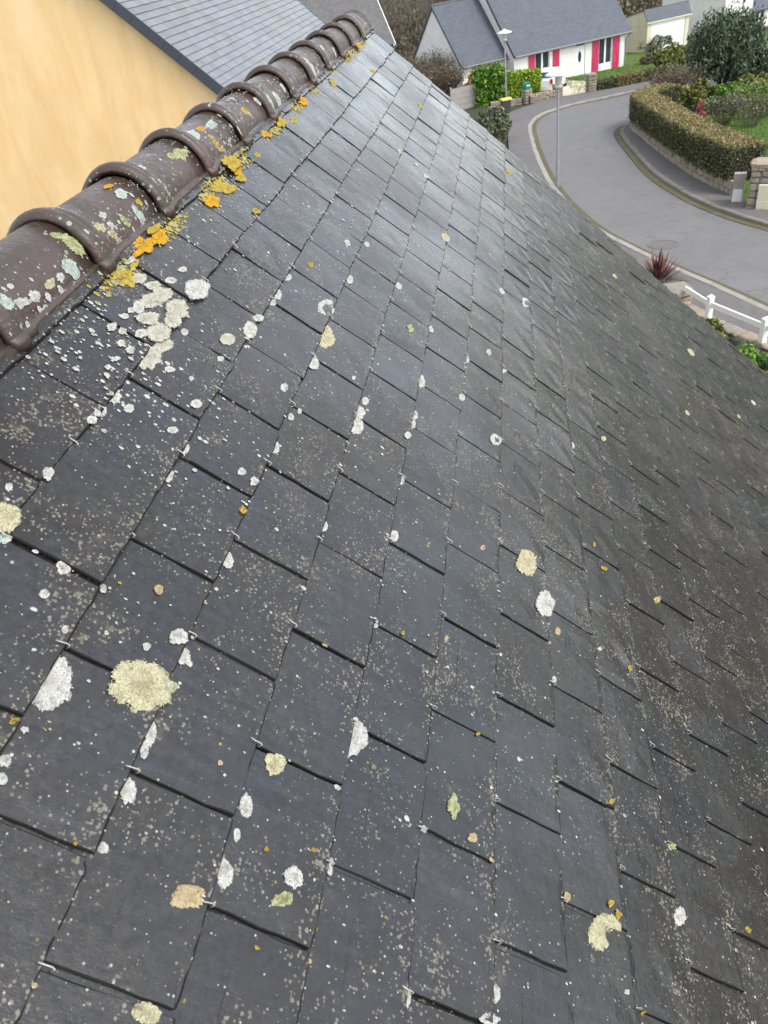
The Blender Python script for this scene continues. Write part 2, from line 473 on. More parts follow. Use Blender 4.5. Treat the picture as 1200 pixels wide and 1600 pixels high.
def lawn_material():
    t = NT('mown_lawn'); p = t.pos()
    a = t.noise(p, 0.7, 5, 0.65); b = t.noise(p, 14, 5, 0.75); c = t.noise(p, 70, 3, 0.7)
    col = t.ramp(a, [(0.3, (0.065, 0.125, 0.02)), (0.55, (0.10, 0.175, 0.028)), (0.75, (0.13, 0.16, 0.045))])
    col = t.mix(t.math('MULTIPLY', b, 0.6), col, (0.04, 0.065, 0.015))
    return t.fin(col, 0.9, t.bump(t.math('ADD', b, c), 0.9, 0.05), 0.2)
M['lawn_sheet'] = lawn_material()
M['gravel'] = plain('pale_gravel', (0.52, 0.45, 0.34), 0.9, 0.2, 12, 0.8, 0.02)
def stone_material():
    t = NT('granite_stone'); p = t.pos(); r = t.n('ObjectInfo').outputs['Random']
    a = t.noise(p, 7, 5, 0.65); b = t.noise(p, 40, 4, 0.7)
    col = t.ramp(r, [(0.0, (0.24, 0.20, 0.15)), (0.35, (0.32, 0.255, 0.18)), (0.6, (0.30, 0.25, 0.20)), (0.85, (0.22, 0.20, 0.175)), (1.0, (0.34, 0.29, 0.215))])
    col = t.mix(t.ramp(a, [(0.45, 0.0), (0.7, 0.7)]), col, (0.12, 0.105, 0.08))
    col = t.mix(t.math('MULTIPLY', b, 0.5), col, (0.36, 0.31, 0.24))
    return t.fin(col, 0.9, t.bump(b, 0.8, 0.03), 0.2)
M['stone'] = stone_material()
M['stone_core'] = plain('stone_wall_mortar', (0.17, 0.15, 0.12), 0.95, 0.3, 9, 0.7, 0.03)
M['wood'] = plain('weathered_grey_wood', (0.30, 0.275, 0.245), 0.85, 0.3, 7, 0.5, 0.01)
M['green_plastic'] = plain('green_plastic', (0.015, 0.17, 0.12), 0.4)
M['yellow_lid'] = plain('yellow_plastic_lid', (0.62, 0.52, 0.10), 0.45)
M['dark_plastic'] = plain('dark_grey_plastic', (0.05, 0.052, 0.055), 0.5)
M['car_paint'] = plain('white_car_paint', (0.80, 0.80, 0.81), 0.2, 0.03, 2, 0.0)
M['tail_red'] = plain('red_tail_lamp', (0.50, 0.015, 0.03), 0.2)
M['rubber'] = plain('tyre_rubber', (0.02, 0.02, 0.02), 0.8)
M['lamp_white'] = plain('white_lamp_enamel', (0.56, 0.56, 0.55), 0.4, 0.06)
M['lamp_glass'] = plain('lamp_diffuser', (0.55, 0.54, 0.46), 0.3)
M['bark'] = plain('bark', (0.085, 0.068, 0.052), 0.9, 0.4, 15, 0.8, 0.02)
M['iron'] = plain('cast_iron_cover', (0.115, 0.108, 0.103), 0.7, 0.3, 10)
M['hedge_side'] = leafmat('hedge_side_leaves', [(0.024, 0.032, 0.012), (0.062, 0.072, 0.025), (0.105, 0.110, 0.042), (0.165, 0.145, 0.07)])
M['hedge_top'] = leafmat('clipped_brown_leaves', [(0.085, 0.085, 0.028), (0.20, 0.165, 0.06), (0.31, 0.24, 0.105), (0.15, 0.14, 0.05)])
M['laurel'] = leafmat('laurel_leaves', [(0.031, 0.080, 0.011), (0.069, 0.165, 0.018), (0.139, 0.255, 0.026), (0.213, 0.319, 0.043)], 0.4)
M['thuja'] = leafmat('bright_conifer_leaves', [(0.070, 0.140, 0.014), (0.154, 0.252, 0.018), (0.280, 0.392, 0.025), (0.378, 0.462, 0.042)])
M['evergreen'] = leafmat('dark_evergreen_leaves', [(0.015, 0.030, 0.015), (0.039, 0.063, 0.030), (0.075, 0.107, 0.051), (0.127, 0.156, 0.081)])
M['olive'] = leafmat('grey_green_leaves', [(0.027, 0.039, 0.021), (0.070, 0.084, 0.045), (0.175, 0.184, 0.105), (0.333, 0.297, 0.193)])
M['rhodo'] = leafmat('yellow_green_leaves', [(0.030, 0.047, 0.010), (0.093, 0.115, 0.021), (0.187, 0.183, 0.043), (0.272, 0.246, 0.085)])
M['brush'] = leafmat('dry_brush_leaves', [(0.056, 0.043, 0.025), (0.103, 0.076, 0.045), (0.159, 0.122, 0.071), (0.093, 0.093, 0.047)])
M['twig'] = leafmat('bare_twigs', [(0.054, 0.039, 0.027), (0.098, 0.073, 0.048), (0.156, 0.122, 0.088)])
M['orange_leaf'] = leafmat('orange_leaves', [(0.20, 0.10, 0.025), (0.42, 0.22, 0.05), (0.50, 0.32, 0.12)])
M['pink_flower'] = leafmat('rose_pink_flowers', [(0.30, 0.05, 0.07), (0.48, 0.11, 0.14), (0.42, 0.16, 0.16)])
M['purple_leaf'] = leafmat('purple_strap_leaves', [(0.045, 0.016, 0.018), (0.085, 0.030, 0.032), (0.15, 0.07, 0.06), (0.28, 0.17, 0.11)], 0.4)
M['blade'] = leafmat('green_strap_leaves', [(0.03, 0.07, 0.03), (0.06, 0.13, 0.055), (0.11, 0.19, 0.08)])
M['core'] = plain('hedge_inner_shade', (0.022, 0.022, 0.014), 0.95, 0.4, 5)  # near-black colour painted as the shade inside the hedges

# ------------------------------------------------------------------ ground, road, pavements
def zg(x):
    """gentle fall away from the house, then the far bank rises"""
    if x <= 92: return -6.61 - 0.05 * x
    t = x - 92
    return -11.21 + 0.11 * max(0.0, t - 6) if x < 330 else -11.21 + 0.11 * 232

def catmull(pts, n=6):
    P = [np.array(p, float) for p in pts]
    P = [2 * P[0] - P[1]] + P + [2 * P[-1] - P[-2]]
    out = []
    for i in range(1, len(P) - 2):
        for k in range(n):
            t = k / n
            a, b, c, d = P[i - 1], P[i], P[i + 1], P[i + 2]
            out.append(0.5 * (2 * b + (c - a) * t + (2 * a - 5 * b + 4 * c - d) * t * t + (3 * b - a - 3 * c + d) * t ** 3))
    out.append(P[-2])
    return np.array(out)

def resample(P, n):
    s = np.concatenate([[0], np.cumsum(np.linalg.norm(np.diff(P, axis=0), axis=1))])
    t = np.linspace(0, s[-1], n)
    return np.stack([np.interp(t, s, P[:, i]) for i in range(P.shape[1])], 1)

def offset(P, d):
    """offset a 2D polyline to its left by d"""
    t = np.gradient(P, axis=0)
    t /= np.linalg.norm(t, axis=1)[:, None]
    return P + np.stack([-t[:, 1], t[:, 0]], 1) * d

def length(P): return float(np.sum(np.linalg.norm(np.diff(P, axis=0), axis=1)))

def strip(A, B, dz, cols=1):
    mb = MB(); n = len(A)
    for i in range(n):
        for c in range(cols + 1):
            p = A[i] + (B[i] - A[i]) * c / cols
            mb.v.append((p[0], p[1], zg(p[0]) + dz))
    w = cols + 1
    for i in range(n - 1):
        for c in range(cols):
            mb.f.append((i * w + c, i * w + c + 1, (i + 1) * w + c + 1, (i + 1) * w + c))
    return mb

def kerb_mesh(A, B, z0, z1):
    mb = MB(); n = len(A)
    for i in range(n):
        a, b = A[i], B[i]
        for p, z in ((a, z0), (a, z1), (b, z1), (b, z0)):
            mb.v.append((p[0], p[1], zg(p[0]) + z))
    for i in range(n - 1):
        for k in range(3):
            mb.f.append((4 * i + k, 4 * i + k + 1, 4 * (i + 1) + k + 1, 4 * (i + 1) + k))
    mb.f.append((0, 1, 2, 3)); mb.f.append(tuple(4 * (n - 1) + k for k in (3, 2, 1, 0)))
    return mb

def kerb_run(name, A, B, z, mat):
    """bedding with kerb stones about a metre long, one by one"""
    bed = kerb_mesh(A, B, -0.05, z - 0.03).build(name, mat); tag(bed, kind='structure')
    rng = np.random.default_rng(len(name) + int(z * 1000))
    S = np.concatenate([[0], np.cumsum(np.linalg.norm(np.diff(A, axis=0), axis=1))])
    def P_(Q, s): return np.array((np.interp(s, S, Q[:, 0]), np.interp(s, S, Q[:, 1])))
    s = 2.0
    while s < S[-1] - 14:
        l = rng.uniform(0.9, 1.05); mb = MB(); dz = rng.normal(0, 0.006); sh = rng.normal(0, 0.008)
        vs = []
        for q in (s + 0.008, s + l - 0.008):
            a, b = P_(A, q), P_(B, q); d = (b - a) / np.linalg.norm(b - a); a = a + d * (sh - 0.006); b = b + d * (sh + 0.006)
            for p, zz in ((a, -0.04), (a, z - 0.02 + dz), (a + d * 0.02, z + dz), (b, z + dz), (b, -0.04)): vs.append((p[0], p[1], zg(p[0]) + zz))
        mb.add(vs, [(0, 1, 6, 5), (1, 2, 7, 6), (2, 3, 8, 7), (3, 4, 9, 8), (0, 4, 3, 2, 1), (5, 6, 7, 8, 9)])
        mb.build('kerb_stone', mat, bed)
        s += l
gx = np.concatenate([np.arange(-60, 92, 4.0), [92, 95, 98], np.arange(102, 330, 8.0), [330, 600, 900]])
gy = np.concatenate([[-700, -300], np.arange(-120, 121, 8.0), [300, 700]])
mb = MB()
for x in gx:
    for y in gy: mb.v.append((x, y, zg(x)))
ny = len(gy)
for i in range(len(gx) - 1):
    for j in range(ny - 1):
        mb.f.append((i * ny + j, (i + 1) * ny + j, (i + 1) * ny + j + 1, i * ny + j + 1))
tag(mb.build('ground', M['grass']), kind='structure')

ROAD_L = catmull([(6, -11.3), (10, -9.5), (14, -7.8), (17.24, -6.44), (18.68, -5.83), (20.4, -5.05), (22.62, -4.15), (25.15, -3.35), (29.79, -2.58), (34.9, -2.17), (41.08, -1.95), (45.4, -2.0), (48.2, -2.75), (50.2, -4.41), (51.3, -6.32), (52.4, -7.9), (56, -13), (63, -23), (72, -36)])
ROAD_R = catmull([(10, -14.0), (15, -11.6), (19, -9.6), (22.73, -7.85), (24.38, -7.05), (26.9, -6.28), (30.48, -5.68), (34.06, -5.50), (38.0, -5.40), (40.3, -5.48), (41.8, -5.95), (43.2, -7.2), (45.5, -10.5), (49, -16.5), (55, -26), (63, -38)])
N = 120
RL, RR = resample(ROAD_L, N), resample(ROAD_R, N)
tag(strip(RL, RR, 0.020, 4).build('road', M['road']), kind='structure')

# left side: mossy gutter, pale kerb, tarmac pavement
LK0, LK1 = offset(RL, 0.22), offset(RL, 0.40)
tag(strip(offset(RL, 0.23), offset(RL, -0.02), 0.028).build('gutter_moss', M['moss']), kind='structure')
kerb_run('kerb_outer', LK0, LK1, 0.115, M['kerb'])
SIDE = resample(catmull([(5, -10.4), (9, -8.4), (13, -6.5), (15.7, -5.1), (17.0, -4.55), (18.2, -4.2), (20.3, -3.5), (25, -2.0), (30.5, -1.0), (38, -0.55), (46, -0.5), (51.6, -0.7), (53.0, -1.9), (53.9, -3.5), (54.5, -5.6), (55.2, -7.7), (58, -12.4), (65, -22.4), (74, -35.4)]), N)
KO = resample(LK1, N)
mb = MB()
for i in range(N):
    k = np.argmin(np.linalg.norm(SIDE - KO[i], axis=1))
    for p in (KO[i], SIDE[k]): mb.v.append((p[0], p[1], zg(p[0]) + 0.105))
for i in range(N - 1): mb.f.append((2 * i, 2 * i + 1, 2 * i + 3, 2 * i + 2))
tag(mb.build('pavement_outer', M['pavement']), kind='structure')

# right side (inside of the bend)
RK0, RK1 = offset(RR, -0.30), offset(RR, -0.46)
tag(strip(offset(RR, -0.31), offset(RR, -0.02), 0.028).build('gutter_moss', M['moss']), kind='structure')
kerb_run('kerb_inner', RK0, RK1, 0.125, M['kerb_dark'])
WALL_IN = resample(catmull([(14.5, -15.2), (19, -11.6), (22, -9.5), (24.38, -8.35), (26.45, -7.78), (29.8, -7.13), (33.41, -6.75), (38.0, -6.42), (40.6, -6.30), (42.2, -6.85), (43.6, -8.6), (46.2, -12.4)]), 90)
K2 = resample(RK1[:100], 160)
mb = MB()
for i, p in enumerate(K2):
    k = np.argmin(np.linalg.norm(WALL_IN - p, axis=1)); q = WALL_IN[k]
    for r in (p, q): mb.v.append((r[0], r[1], zg(r[0]) + 0.115))
for i in range(len(K2) - 1): mb.f.append((2 * i, 2 * i + 1, 2 * i + 3, 2 * i + 2))
tag(mb.build('pavement_inner', M['pavement']), kind='structure')

# mown lawns in view: garden behind the curved hedge, in front of the white house, below the white fence
mb = MB()
pts = [tuple(p) for p in offset(WALL_IN, -0.2)[18:]] + [(49, -15.5), (44, -16), (32, -15), (25.5, -10.5)]
mb.poly([(x, y, zg(x) + 0.012) for x, y in pts]); tag(mb.build('lawn_garden', M['lawn_sheet']), kind='structure')
mb = MB()
pts = [(55.0, -5.8), (58.6, -11.6), (68, -22), (80, -18), (86, -10), (66.5, -8.9), (61.6, -0.6), (55.3, -2.4)]
mb.poly([(x, y, zg(x) + 0.012) for x, y in pts]); tag(mb.build('lawn_far', M['lawn_sheet']), kind='structure')
mb = MB()
pts = [(9, -8.1), (11.4, -6.85), (14.27, -5.34), (16.6, -4.3), (18.2, -3.7), (16, -2.2), (9, -3.5)]
mb.prism([(x, y) for x, y in pts], 'z', -0.05, 0.22); mb.v = [(x, y, z + zg(x)) for x, y, z in mb.v]; tag(mb.build('lawn_front', M['lawn_sheet']), kind='structure')

# gravel drive in front of the white house
mb = MB()
drive = [(54.55, -3.1), (54.9, -5.35), (59.5, -6.6), (62.2, -4.6), (60.5, -1.6), (57.5, -1.2)]
mb.poly([(x, y, zg(x) + 0.025) for x, y in drive])
tag(mb.build('driveway', M['gravel']), kind='structure')

# round manhole cover in the road
e = empty('manhole_cover', (22.35, -4.95, zg(22.35) + 0.020))
e.rotation_euler = (0, math.atan(0.05), 0)
mb = MB(); mb.lathe([(0.44, 0.0), (0.44, 0.014), (0.36, 0.014), (0.36, 0.006)], 28); mb.build('rim', M['iron'], e)
mb = MB(); mb.lathe([(0.345, 0.0), (0.345, 0.012), (0.30, 0.016), (0.05, 0.016)], 28); mb.build('lid', M['pavement'], e)
tag(e, 'round manhole cover set in the tarmac beside the purple strap-leaved plant', 'manhole cover')

# ------------------------------------------------------------------ the slate roof we look over
PITCH = math.radians(43.5)
W, EX = 0.222, 0.14666           # slate spacing along the ridge, exposed length of a course
U_END = 22.36                    # far verge
U_BEG = -9
V_END = 36                       # eaves
TH = 0.0058
HOUSE = empty('slate_roofed_house', (1.5, 3.0, zg(1.5)))
tag(HOUSE, 'house whose wet dark slate roof with lichen fills the foreground, brown ridge tiles on top', 'house')

def roof_to_world(x, y, z):
    c, s = math.cos(PITCH), math.sin(PITCH)
    return np.array((x, y * c - z * s, y * s + z * c))
def world_to_roof(p):
    c, s = math.cos(PITCH), math.sin(PITCH)
    return (p[0], p[1] * c + p[2] * s, -p[1] * s + p[2] * c)

Y_AP = 0.115
apex_y = Y_AP / math.cos(PITCH)
x0, x1 = U_BEG * W, U_END * W
Z_AP = Y_AP * math.tan(PITCH)
E_Y = -V_END * EX * math.cos(PITCH); E_Z = -V_END * EX * math.sin(PITCH)

# deck below the slates (near slope and hidden back slope), the roof part
mb = MB()
d0 = -0.034
mb.add([(x0, apex_y, d0), (x1 - 0.012, apex_y, d0), (x1 - 0.012, -V_END * EX, d0), (x0, -V_END * EX, d0),
        (x0, apex_y, d0 - 0.05), (x1 - 0.012, apex_y, d0 - 0.05), (x1 - 0.012, -V_END * EX, d0 - 0.05), (x0, -V_END * EX, d0 - 0.05)],
       [(3, 2, 1, 0), (4, 5, 6, 7), (0, 1, 5, 4), (1, 2, 6, 5), (2, 3, 7, 6), (3, 0, 4, 7)])
ROOF = mb.build('roof', M['deck'], HOUSE)
ROOF.location = (-HOUSE.location[0], -HOUSE.location[1], -HOUSE.location[2])
ROOF.rotation_euler = (PITCH, 0, 0)
ROOF['label'] = 'wet blue-grey slate roof spotted with lichen'
# back slope
mb = MB()
def bk(x, t, z):   # t metres down the back slope
    return world_to_roof((x, Y_AP + t * math.cos(PITCH) + z * math.sin(PITCH), Z_AP - t * math.sin(PITCH) + z * math.cos(PITCH)))
for k in range(30):
    t0, t1 = 0.01 + k * 0.16, 0.01 + (k + 1) * 0.16
    mb.poly([bk(x0, t0, -0.006), bk(x1, t0, -0.006), bk(x1, t1, 0.0), bk(x0, t1, 0.0)])
    mb.poly([bk(x0, t1, 0.0), bk(x1, t1, 0.0), bk(x1, t1, -0.006), bk(x0, t1, -0.006)])
mb.build('back_slope', M['slate'], ROOF)
# walls of the house
mb = MB()
hx, hy, hz = HOUSE.location
gz = zg(5) - 0.3
pl = [(E_Y + 0.35, gz - hz), (2 * Y_AP - E_Y - 0.35 - 0, gz - hz), (2 * Y_AP - E_Y - 0.35, E_Z + 0.1 - hz), (Y_AP, Z_AP - 0.17 - hz), (E_Y + 0.35, E_Z + 0.1 - hz)]
pl = [(a - hy, b) for a, b in pl]
mb.prism(pl, 'x', x0 + 0.1 - hx, x1 - 0.07 - hx)
mb.build('wall', M['white_render'], HOUSE)

# slates: a few worked outlines shared by all of them
def slate_mesh(name, w, l, rng, curl=0.0):
    """lower edge at y=0, running up the slope to y=l; hand-dressed (chipped) edges"""
    nb, ns = 14, 8
    jb = rng.normal(0, 0.0008, nb + 1) + 0.0006 * np.sin(np.linspace(0, rng.uniform(2, 7), nb + 1) + rng.uniform(0, 6)); js = rng.normal(0, 0.0007, (2, ns + 1))
    out = []
    for i in range(nb + 1): out.append([-w / 2 + w * i / nb, jb[i]])
    for i in range(1, ns + 1): out.append([w / 2 + js[0, i], l * (i / ns) ** 2.0])
    for i in range(ns, 0, -1): out.append([-w / 2 + js[1, i], l * (i / ns) ** 2.0])
    out[0][0] += rng.uniform(0, 0.0015); out[0][1] += rng.uniform(0, 0.0015)
    out[nb][0] -= rng.uniform(0, 0.0015); out[nb][1] += rng.uniform(0, 0.002)
    if rng.random() < 0.2: out[nb][1] += rng.uniform(0.001, 0.005); out[nb][0] -= rng.uniform(0.001, 0.003)
    n = len(out)
    out = np.array(out)
    ins = rng.uniform(0.0006, 0.0024, n)
    ins[:nb + 1] = rng.uniform(0.0008, 0.0036, nb + 1)
    top = out.copy()
    top[:nb + 1, 1] += ins[:nb + 1]
    top[nb:nb + ns + 1, 0] -= ins[nb:nb + ns + 1]
    top[nb + ns + 1:, 0] += ins[nb + ns + 1:]; top[0, 0] += ins[0]
    mb = MB()
    zt = -0.0006 * rng.random(n)
    vs = [(x, y, -TH) for x, y in out] + [(x, y, -0.0016 - 0.0008 * rng.random()) for x, y in out] + [(x, y, z) for (x, y), z in zip(top, zt)]
    fs = [(k * n + i, k * n + (i + 1) % n, (k + 1) * n + (i + 1) % n, (k + 1) * n + i) for k in (0, 1) for i in range(n)]
    c0 = len(vs)
    for r in (l * 0.04, l * 0.18, l * 0.32):
        for k in range(4):
            vs.append((-w * 0.36 + w * 0.24 * k, r, rng.normal(0, 0.0004)))
    inner = np.array([v[:2] for v in vs[c0:]])
    near = [c0 + int(np.argmin(np.sum((inner - top[i]) ** 2, 1))) for i in range(n)]
    for i in range(n):
        j = (i + 1) % n; a = 2 * n
        fs.append((a + i, a + j, near[j]) if near[i] == near[j] else (a + i, a + j, near[j], near[i]))
    for r in range(2):
        for k in range(3):
            a = c0 + r * 4 + k
            fs.append((a, a + 1, a + 5, a + 4))
    mb.add(vs, fs)
    me = mb.mesh(name)
    me.materials.append(M['slate']); me.materials.append(M['slate_edge'])
    for p in me.polygons[:2 * n]: p.material_index = 1
    return me

SL = np.random.default_rng(21)
LONG = [slate_mesh('slate', W - 0.0040 - 0.0020 * SL.random(), EX * 2.06, SL) for _ in range(14)]
SHORT = [slate_mesh('slate', W - 0.0040 - 0.0020 * SL.random(), EX * 1.0, SL) for _ in range(5)]
HALF = [slate_mesh('slate', W * 0.5, EX * 2.06, SL) for _ in range(3)]
TILT = math.atan(0.0066 / EX)

CR = np.array(CAM_R); CP = np.array(CAM_POS)
def px(p):
    q = CR.T @ (np.array(p) - CP)
    if q[2] < 0.05: return None
    return 600 + 1176.67 * q[0] / q[2], 800 + 1176.67 * q[1] / q[2]

def seen_area(u, v, w=1.0):
    """how large a slate shows in the frame (0 when outside)"""
    pts = []
    for du, dv in ((-.5, 0), (.5, 0), (.5, -1), (-.5, -1)):
        q = px(roof_to_world((u + du * w) * W, -(v + dv) * EX, 0))
        if q is None: return 0.0
        pts.append(q)
    if not any(-5 < a < 1205 and -5 < b < 1605 for a, b in pts):
        cx = sum(p[0] for p in pts) / 4; cy = sum(p[1] for p in pts) / 4
        if not (-5 < cx < 1205 and -5 < cy < 1605): return 0.0
    a = 0
    for i in range(4):
        (xa, ya), (xb, yb) = pts[i], pts[(i + 1) % 4]
        a += xa * yb - xb * ya
    return abs(a) / 2

slots = []
for v in range(0, V_END + 1):
    par = 0.0 if v % 2 else 0.5         # hooks of an odd line stand at whole u
    u = U_BEG + par
    while u < U_END + 0.6:
        lo, hi = u - 0.5, u + 0.5
        if lo < U_END - 0.08:
            hi2 = min(hi, U_END)
            slots.append(((lo + hi2) / 2, v, hi2 - lo))
        u += 1.0
slots = [(seen_area(u, v, w), u, v, w) for u, v, w in slots]
slots.sort(key=lambda s: -s[0])
rest = {'v': [], 'f': [], 'tone': [], 'm': []}
hooks = []
slate_z = {}
for i, (area, u, v, w) in enumerate(slots):
    pool = SHORT if v == 0 else LONG
    me = pool[SL.integers(len(pool))]
    dz = SL.normal(0, 0.0007) + (0.004 if SL.random() < 0.03 else 0)
    rx = TILT + SL.normal(0, 0.006); ry = SL.normal(0, 0.006); rz = SL.normal(0, 0.006)
    dx = SL.normal(0, 0.0012); dy = SL.normal(0, 0.0016)
    loc = (u * W + dx, -v * EX + dy, dz)
    # the slate falls away from its lower edge (z=0) towards its head
    rot = (-rx, ry, rz)
    sx = w if w < 0.999 else 1.0
    if i < 300 and area > 0:
        link('slate', me, None, ROOF, loc, rot, (sx, 1, 1))
    else:
        R = Matrix.LocRotScale(Vector(loc), __import__('mathutils').Euler(rot), Vector((sx, 1, 1)))
        n0 = len(rest['v'])
        rest['v'] += [tuple(R @ q.co) for q in me.vertices]
        rest['f'] += [tuple(n0 + k for k in p.vertices) for p in me.polygons]
        rest['m'] += [p.material_index for p in me.polygons]
        rest['tone'] += [float(SL.random())] * len(me.vertices)
    if w > 0.6 and v > 0: hooks.append((area, u, v))
me = bpy.data.meshes.new('slate_rest')
me.from_pydata(rest['v'], [], rest['f']); me.update()
at = me.attributes.new('tone', 'FLOAT', 'POINT'); at.data.foreach_set('value', rest['tone'])
me.materials.append(M['slate']); me.materials.append(M['slate_edge'])
me.polygons.foreach_set('material_index', rest['m'])
tag(link('farther_slates', me, None, ROOF), kind='stuff', label='small slates of the far and lower part of the roof')

# steel hooks holding each slate by its lower edge
def hook_mesh(seed):
    r = random.Random(seed)
    mb = MB()
    s = r.uniform(-0.002, 0.002)
    mb.tube([(0, -0.004, -0.009), (0.0, -0.0065, -0.004), (0.0, -0.0066, 0.0016), (0.0005, -0.003, 0.0030), (s * 0.5, 0.005, 0.0026), (s * 1.4, 0.0095 + r.uniform(-.003, .004), 0.0030)], 0.00092, 5)
    me = mb.mesh('hook', True); me.materials.append(M['hook'])
    return me
HK = [hook_mesh(k) for k in range(5)]
hrest = {'v': [], 'f': []}
for i, (area, u, v) in enumerate(hooks):
    loc = (u * W + SL.normal(0, 0.002), -v * EX + SL.normal(0, 0.001), 0.0005)
    rz = SL.normal(0, 0.13)
    if area <= 0: continue
    if i < 300:
        link('hook', HK[i % 5], None, ROOF, loc, (0, 0, rz))
    else:
        R = Matrix.LocRotScale(Vector(loc), __import__('mathutils').Euler((0, 0, rz)), Vector((1, 1, 1)))
        n0 = len(hrest['v']); me = HK[i % 5]
        hrest['v'] += [tuple(R @ q.co) for q in me.vertices]
        hrest['f'] += [tuple(n0 + k for k in p.vertices) for p in me.polygons]
if hrest['v']:
    me = bpy.data.meshes.new('hook_rest'); me.from_pydata(hrest['v'], [], hrest['f']); me.update()
    tag(link('farther_hooks', me, M['hook'], ROOF), kind='stuff')

# ---------------- ridge tiles
A0, H0, ZF = 0.090, 0.103, 0.008
def tile_mesh(name, ln, end_cap=False):
    prof = [(0.000, 0.0095), (0.0015, 0.0150), (0.007, 0.0200), (0.016, 0.0225), (0.027, 0.0215), (0.036, 0.0175), (0.042, 0.0130), (0.046, 0.0120),
            (0.051, 0.0135), (0.058, 0.0130), (0.068, 0.0090), (0.080, 0.0035), (0.094, 0.0005), (0.11, 0.0), (0.18, 0.0), (0.27, 0.0), (ln, -0.0015)]
    if end_cap:
        prof = prof[:-1] + [(ln - 0.07, 0.0), (ln - 0.05, 0.006), (ln - 0.035, 0.0125), (ln - 0.02, 0.013), (ln - 0.006, 0.009), (ln, 0.0)]
    TH_ = [0, .05, .095, .112, .15]
    TH_ = TH_ + list(np.linspace(.24, math.pi - .24, 25)) + [math.pi - t_ for t_ in TH_[::-1]]
    n = len(TH_) - 1
    rows = []
    for x, o in prof:
        row = []
        for k in range(n + 1):
            th = TH_[k]
            lip = 0.0
            if k <= 2 or k >= n - 2: lip = 0.0115 if o < 0.012 else 0.007
            a, h = A0 + o, H0 + o
            drop = -0.006 if k in (0, n) else 0.0
            cs = math.cos(th); sn = math.sin(th)
            # slightly pinched flanks
            row.append((x, Y_AP + (a + lip) * cs * (1 - 0.05 * sn * sn), ZF + drop + h * sn))
        rows.append(row)
    mb = MB()
    m_ = len(prof)
    for r in rows: mb.v += r
    for x, o in prof:      # inner skin
        for k in range(n + 1):
            th = TH_[k]
            oo = o - 0.0095
            drop = -0.006 if k in (0, n) else 0.0
            mb.v.append((x, Y_AP + (A0 + oo) * math.cos(th), ZF + drop + (H0 + oo) * math.sin(th)))
    w = n + 1; base = m_ * w
    for i in range(m_ - 1):
        for k in range(n):
            a = i * w + k
            mb.f.append((a, a + w, a + w + 1, a + 1))
            a += base
            mb.f.append((a, a + 1, a + w + 1, a + w))
    for k in range(n):
        mb.f.append((k, k + 1, base + k + 1, base + k))
        a = (m_ - 1) * w + k
        mb.f.append((a, base + a, base + a + 1, a + 1))
    for i in range(m_ - 1):
        mb.f.append((i * w, base + i * w, base + (i + 1) * w, (i + 1) * w))
        mb.f.append((i * w + n, (i + 1) * w + n, base + (i + 1) * w + n, base + i * w + n))
    me = mb.mesh(name, True)
    me.materials.append(M['tile'])
    return me
TP = 0.3465
TM = tile_mesh('ridge_tile', TP + 0.035)
TE = tile_mesh('ridge_tile', x1 + 0.015 - (0.781 + TP * 11), True)
c, s = math.cos(PITCH), math.sin(PITCH)
for k in range(-8, 12):
    X = 0.781 + TP * k
    if X < x0: continue
    loc = world_to_roof((X, SL.normal(0, 0.0012), SL.normal(0, 0.001)))
    link('ridge_tile', TE if k == 11 else TM, None, ROOF, loc, (-PITCH + SL.normal(0, 0.006), SL.normal(0, 0.004), SL.normal(0, 0.005)))
# dark mortar bead and moss under the tile foot
mb = MB()
nx = 420
for i in range(nx + 1):
    x = x0 + (x1 - 0.03 - x0) * i / nx
    a = 0.010 + 0.006 * SL.random(); b = 0.006 + 0.006 * SL.random()
    for yy, zz in ((0.017 - a, -0.0085), (0.018 - a * 0.7, b - 0.0115), (0.020, b - 0.010), (0.03, -0.006)):
        mb.v.append((x, yy, zz))
for i in range(nx):
    for k in range(3): mb.f.append((4 * i + k, 4 * (i + 1) + k, 4 * (i + 1) + k + 1, 4 * i + k + 1))
mb.build('mortar', M['mortar'], ROOF, True)

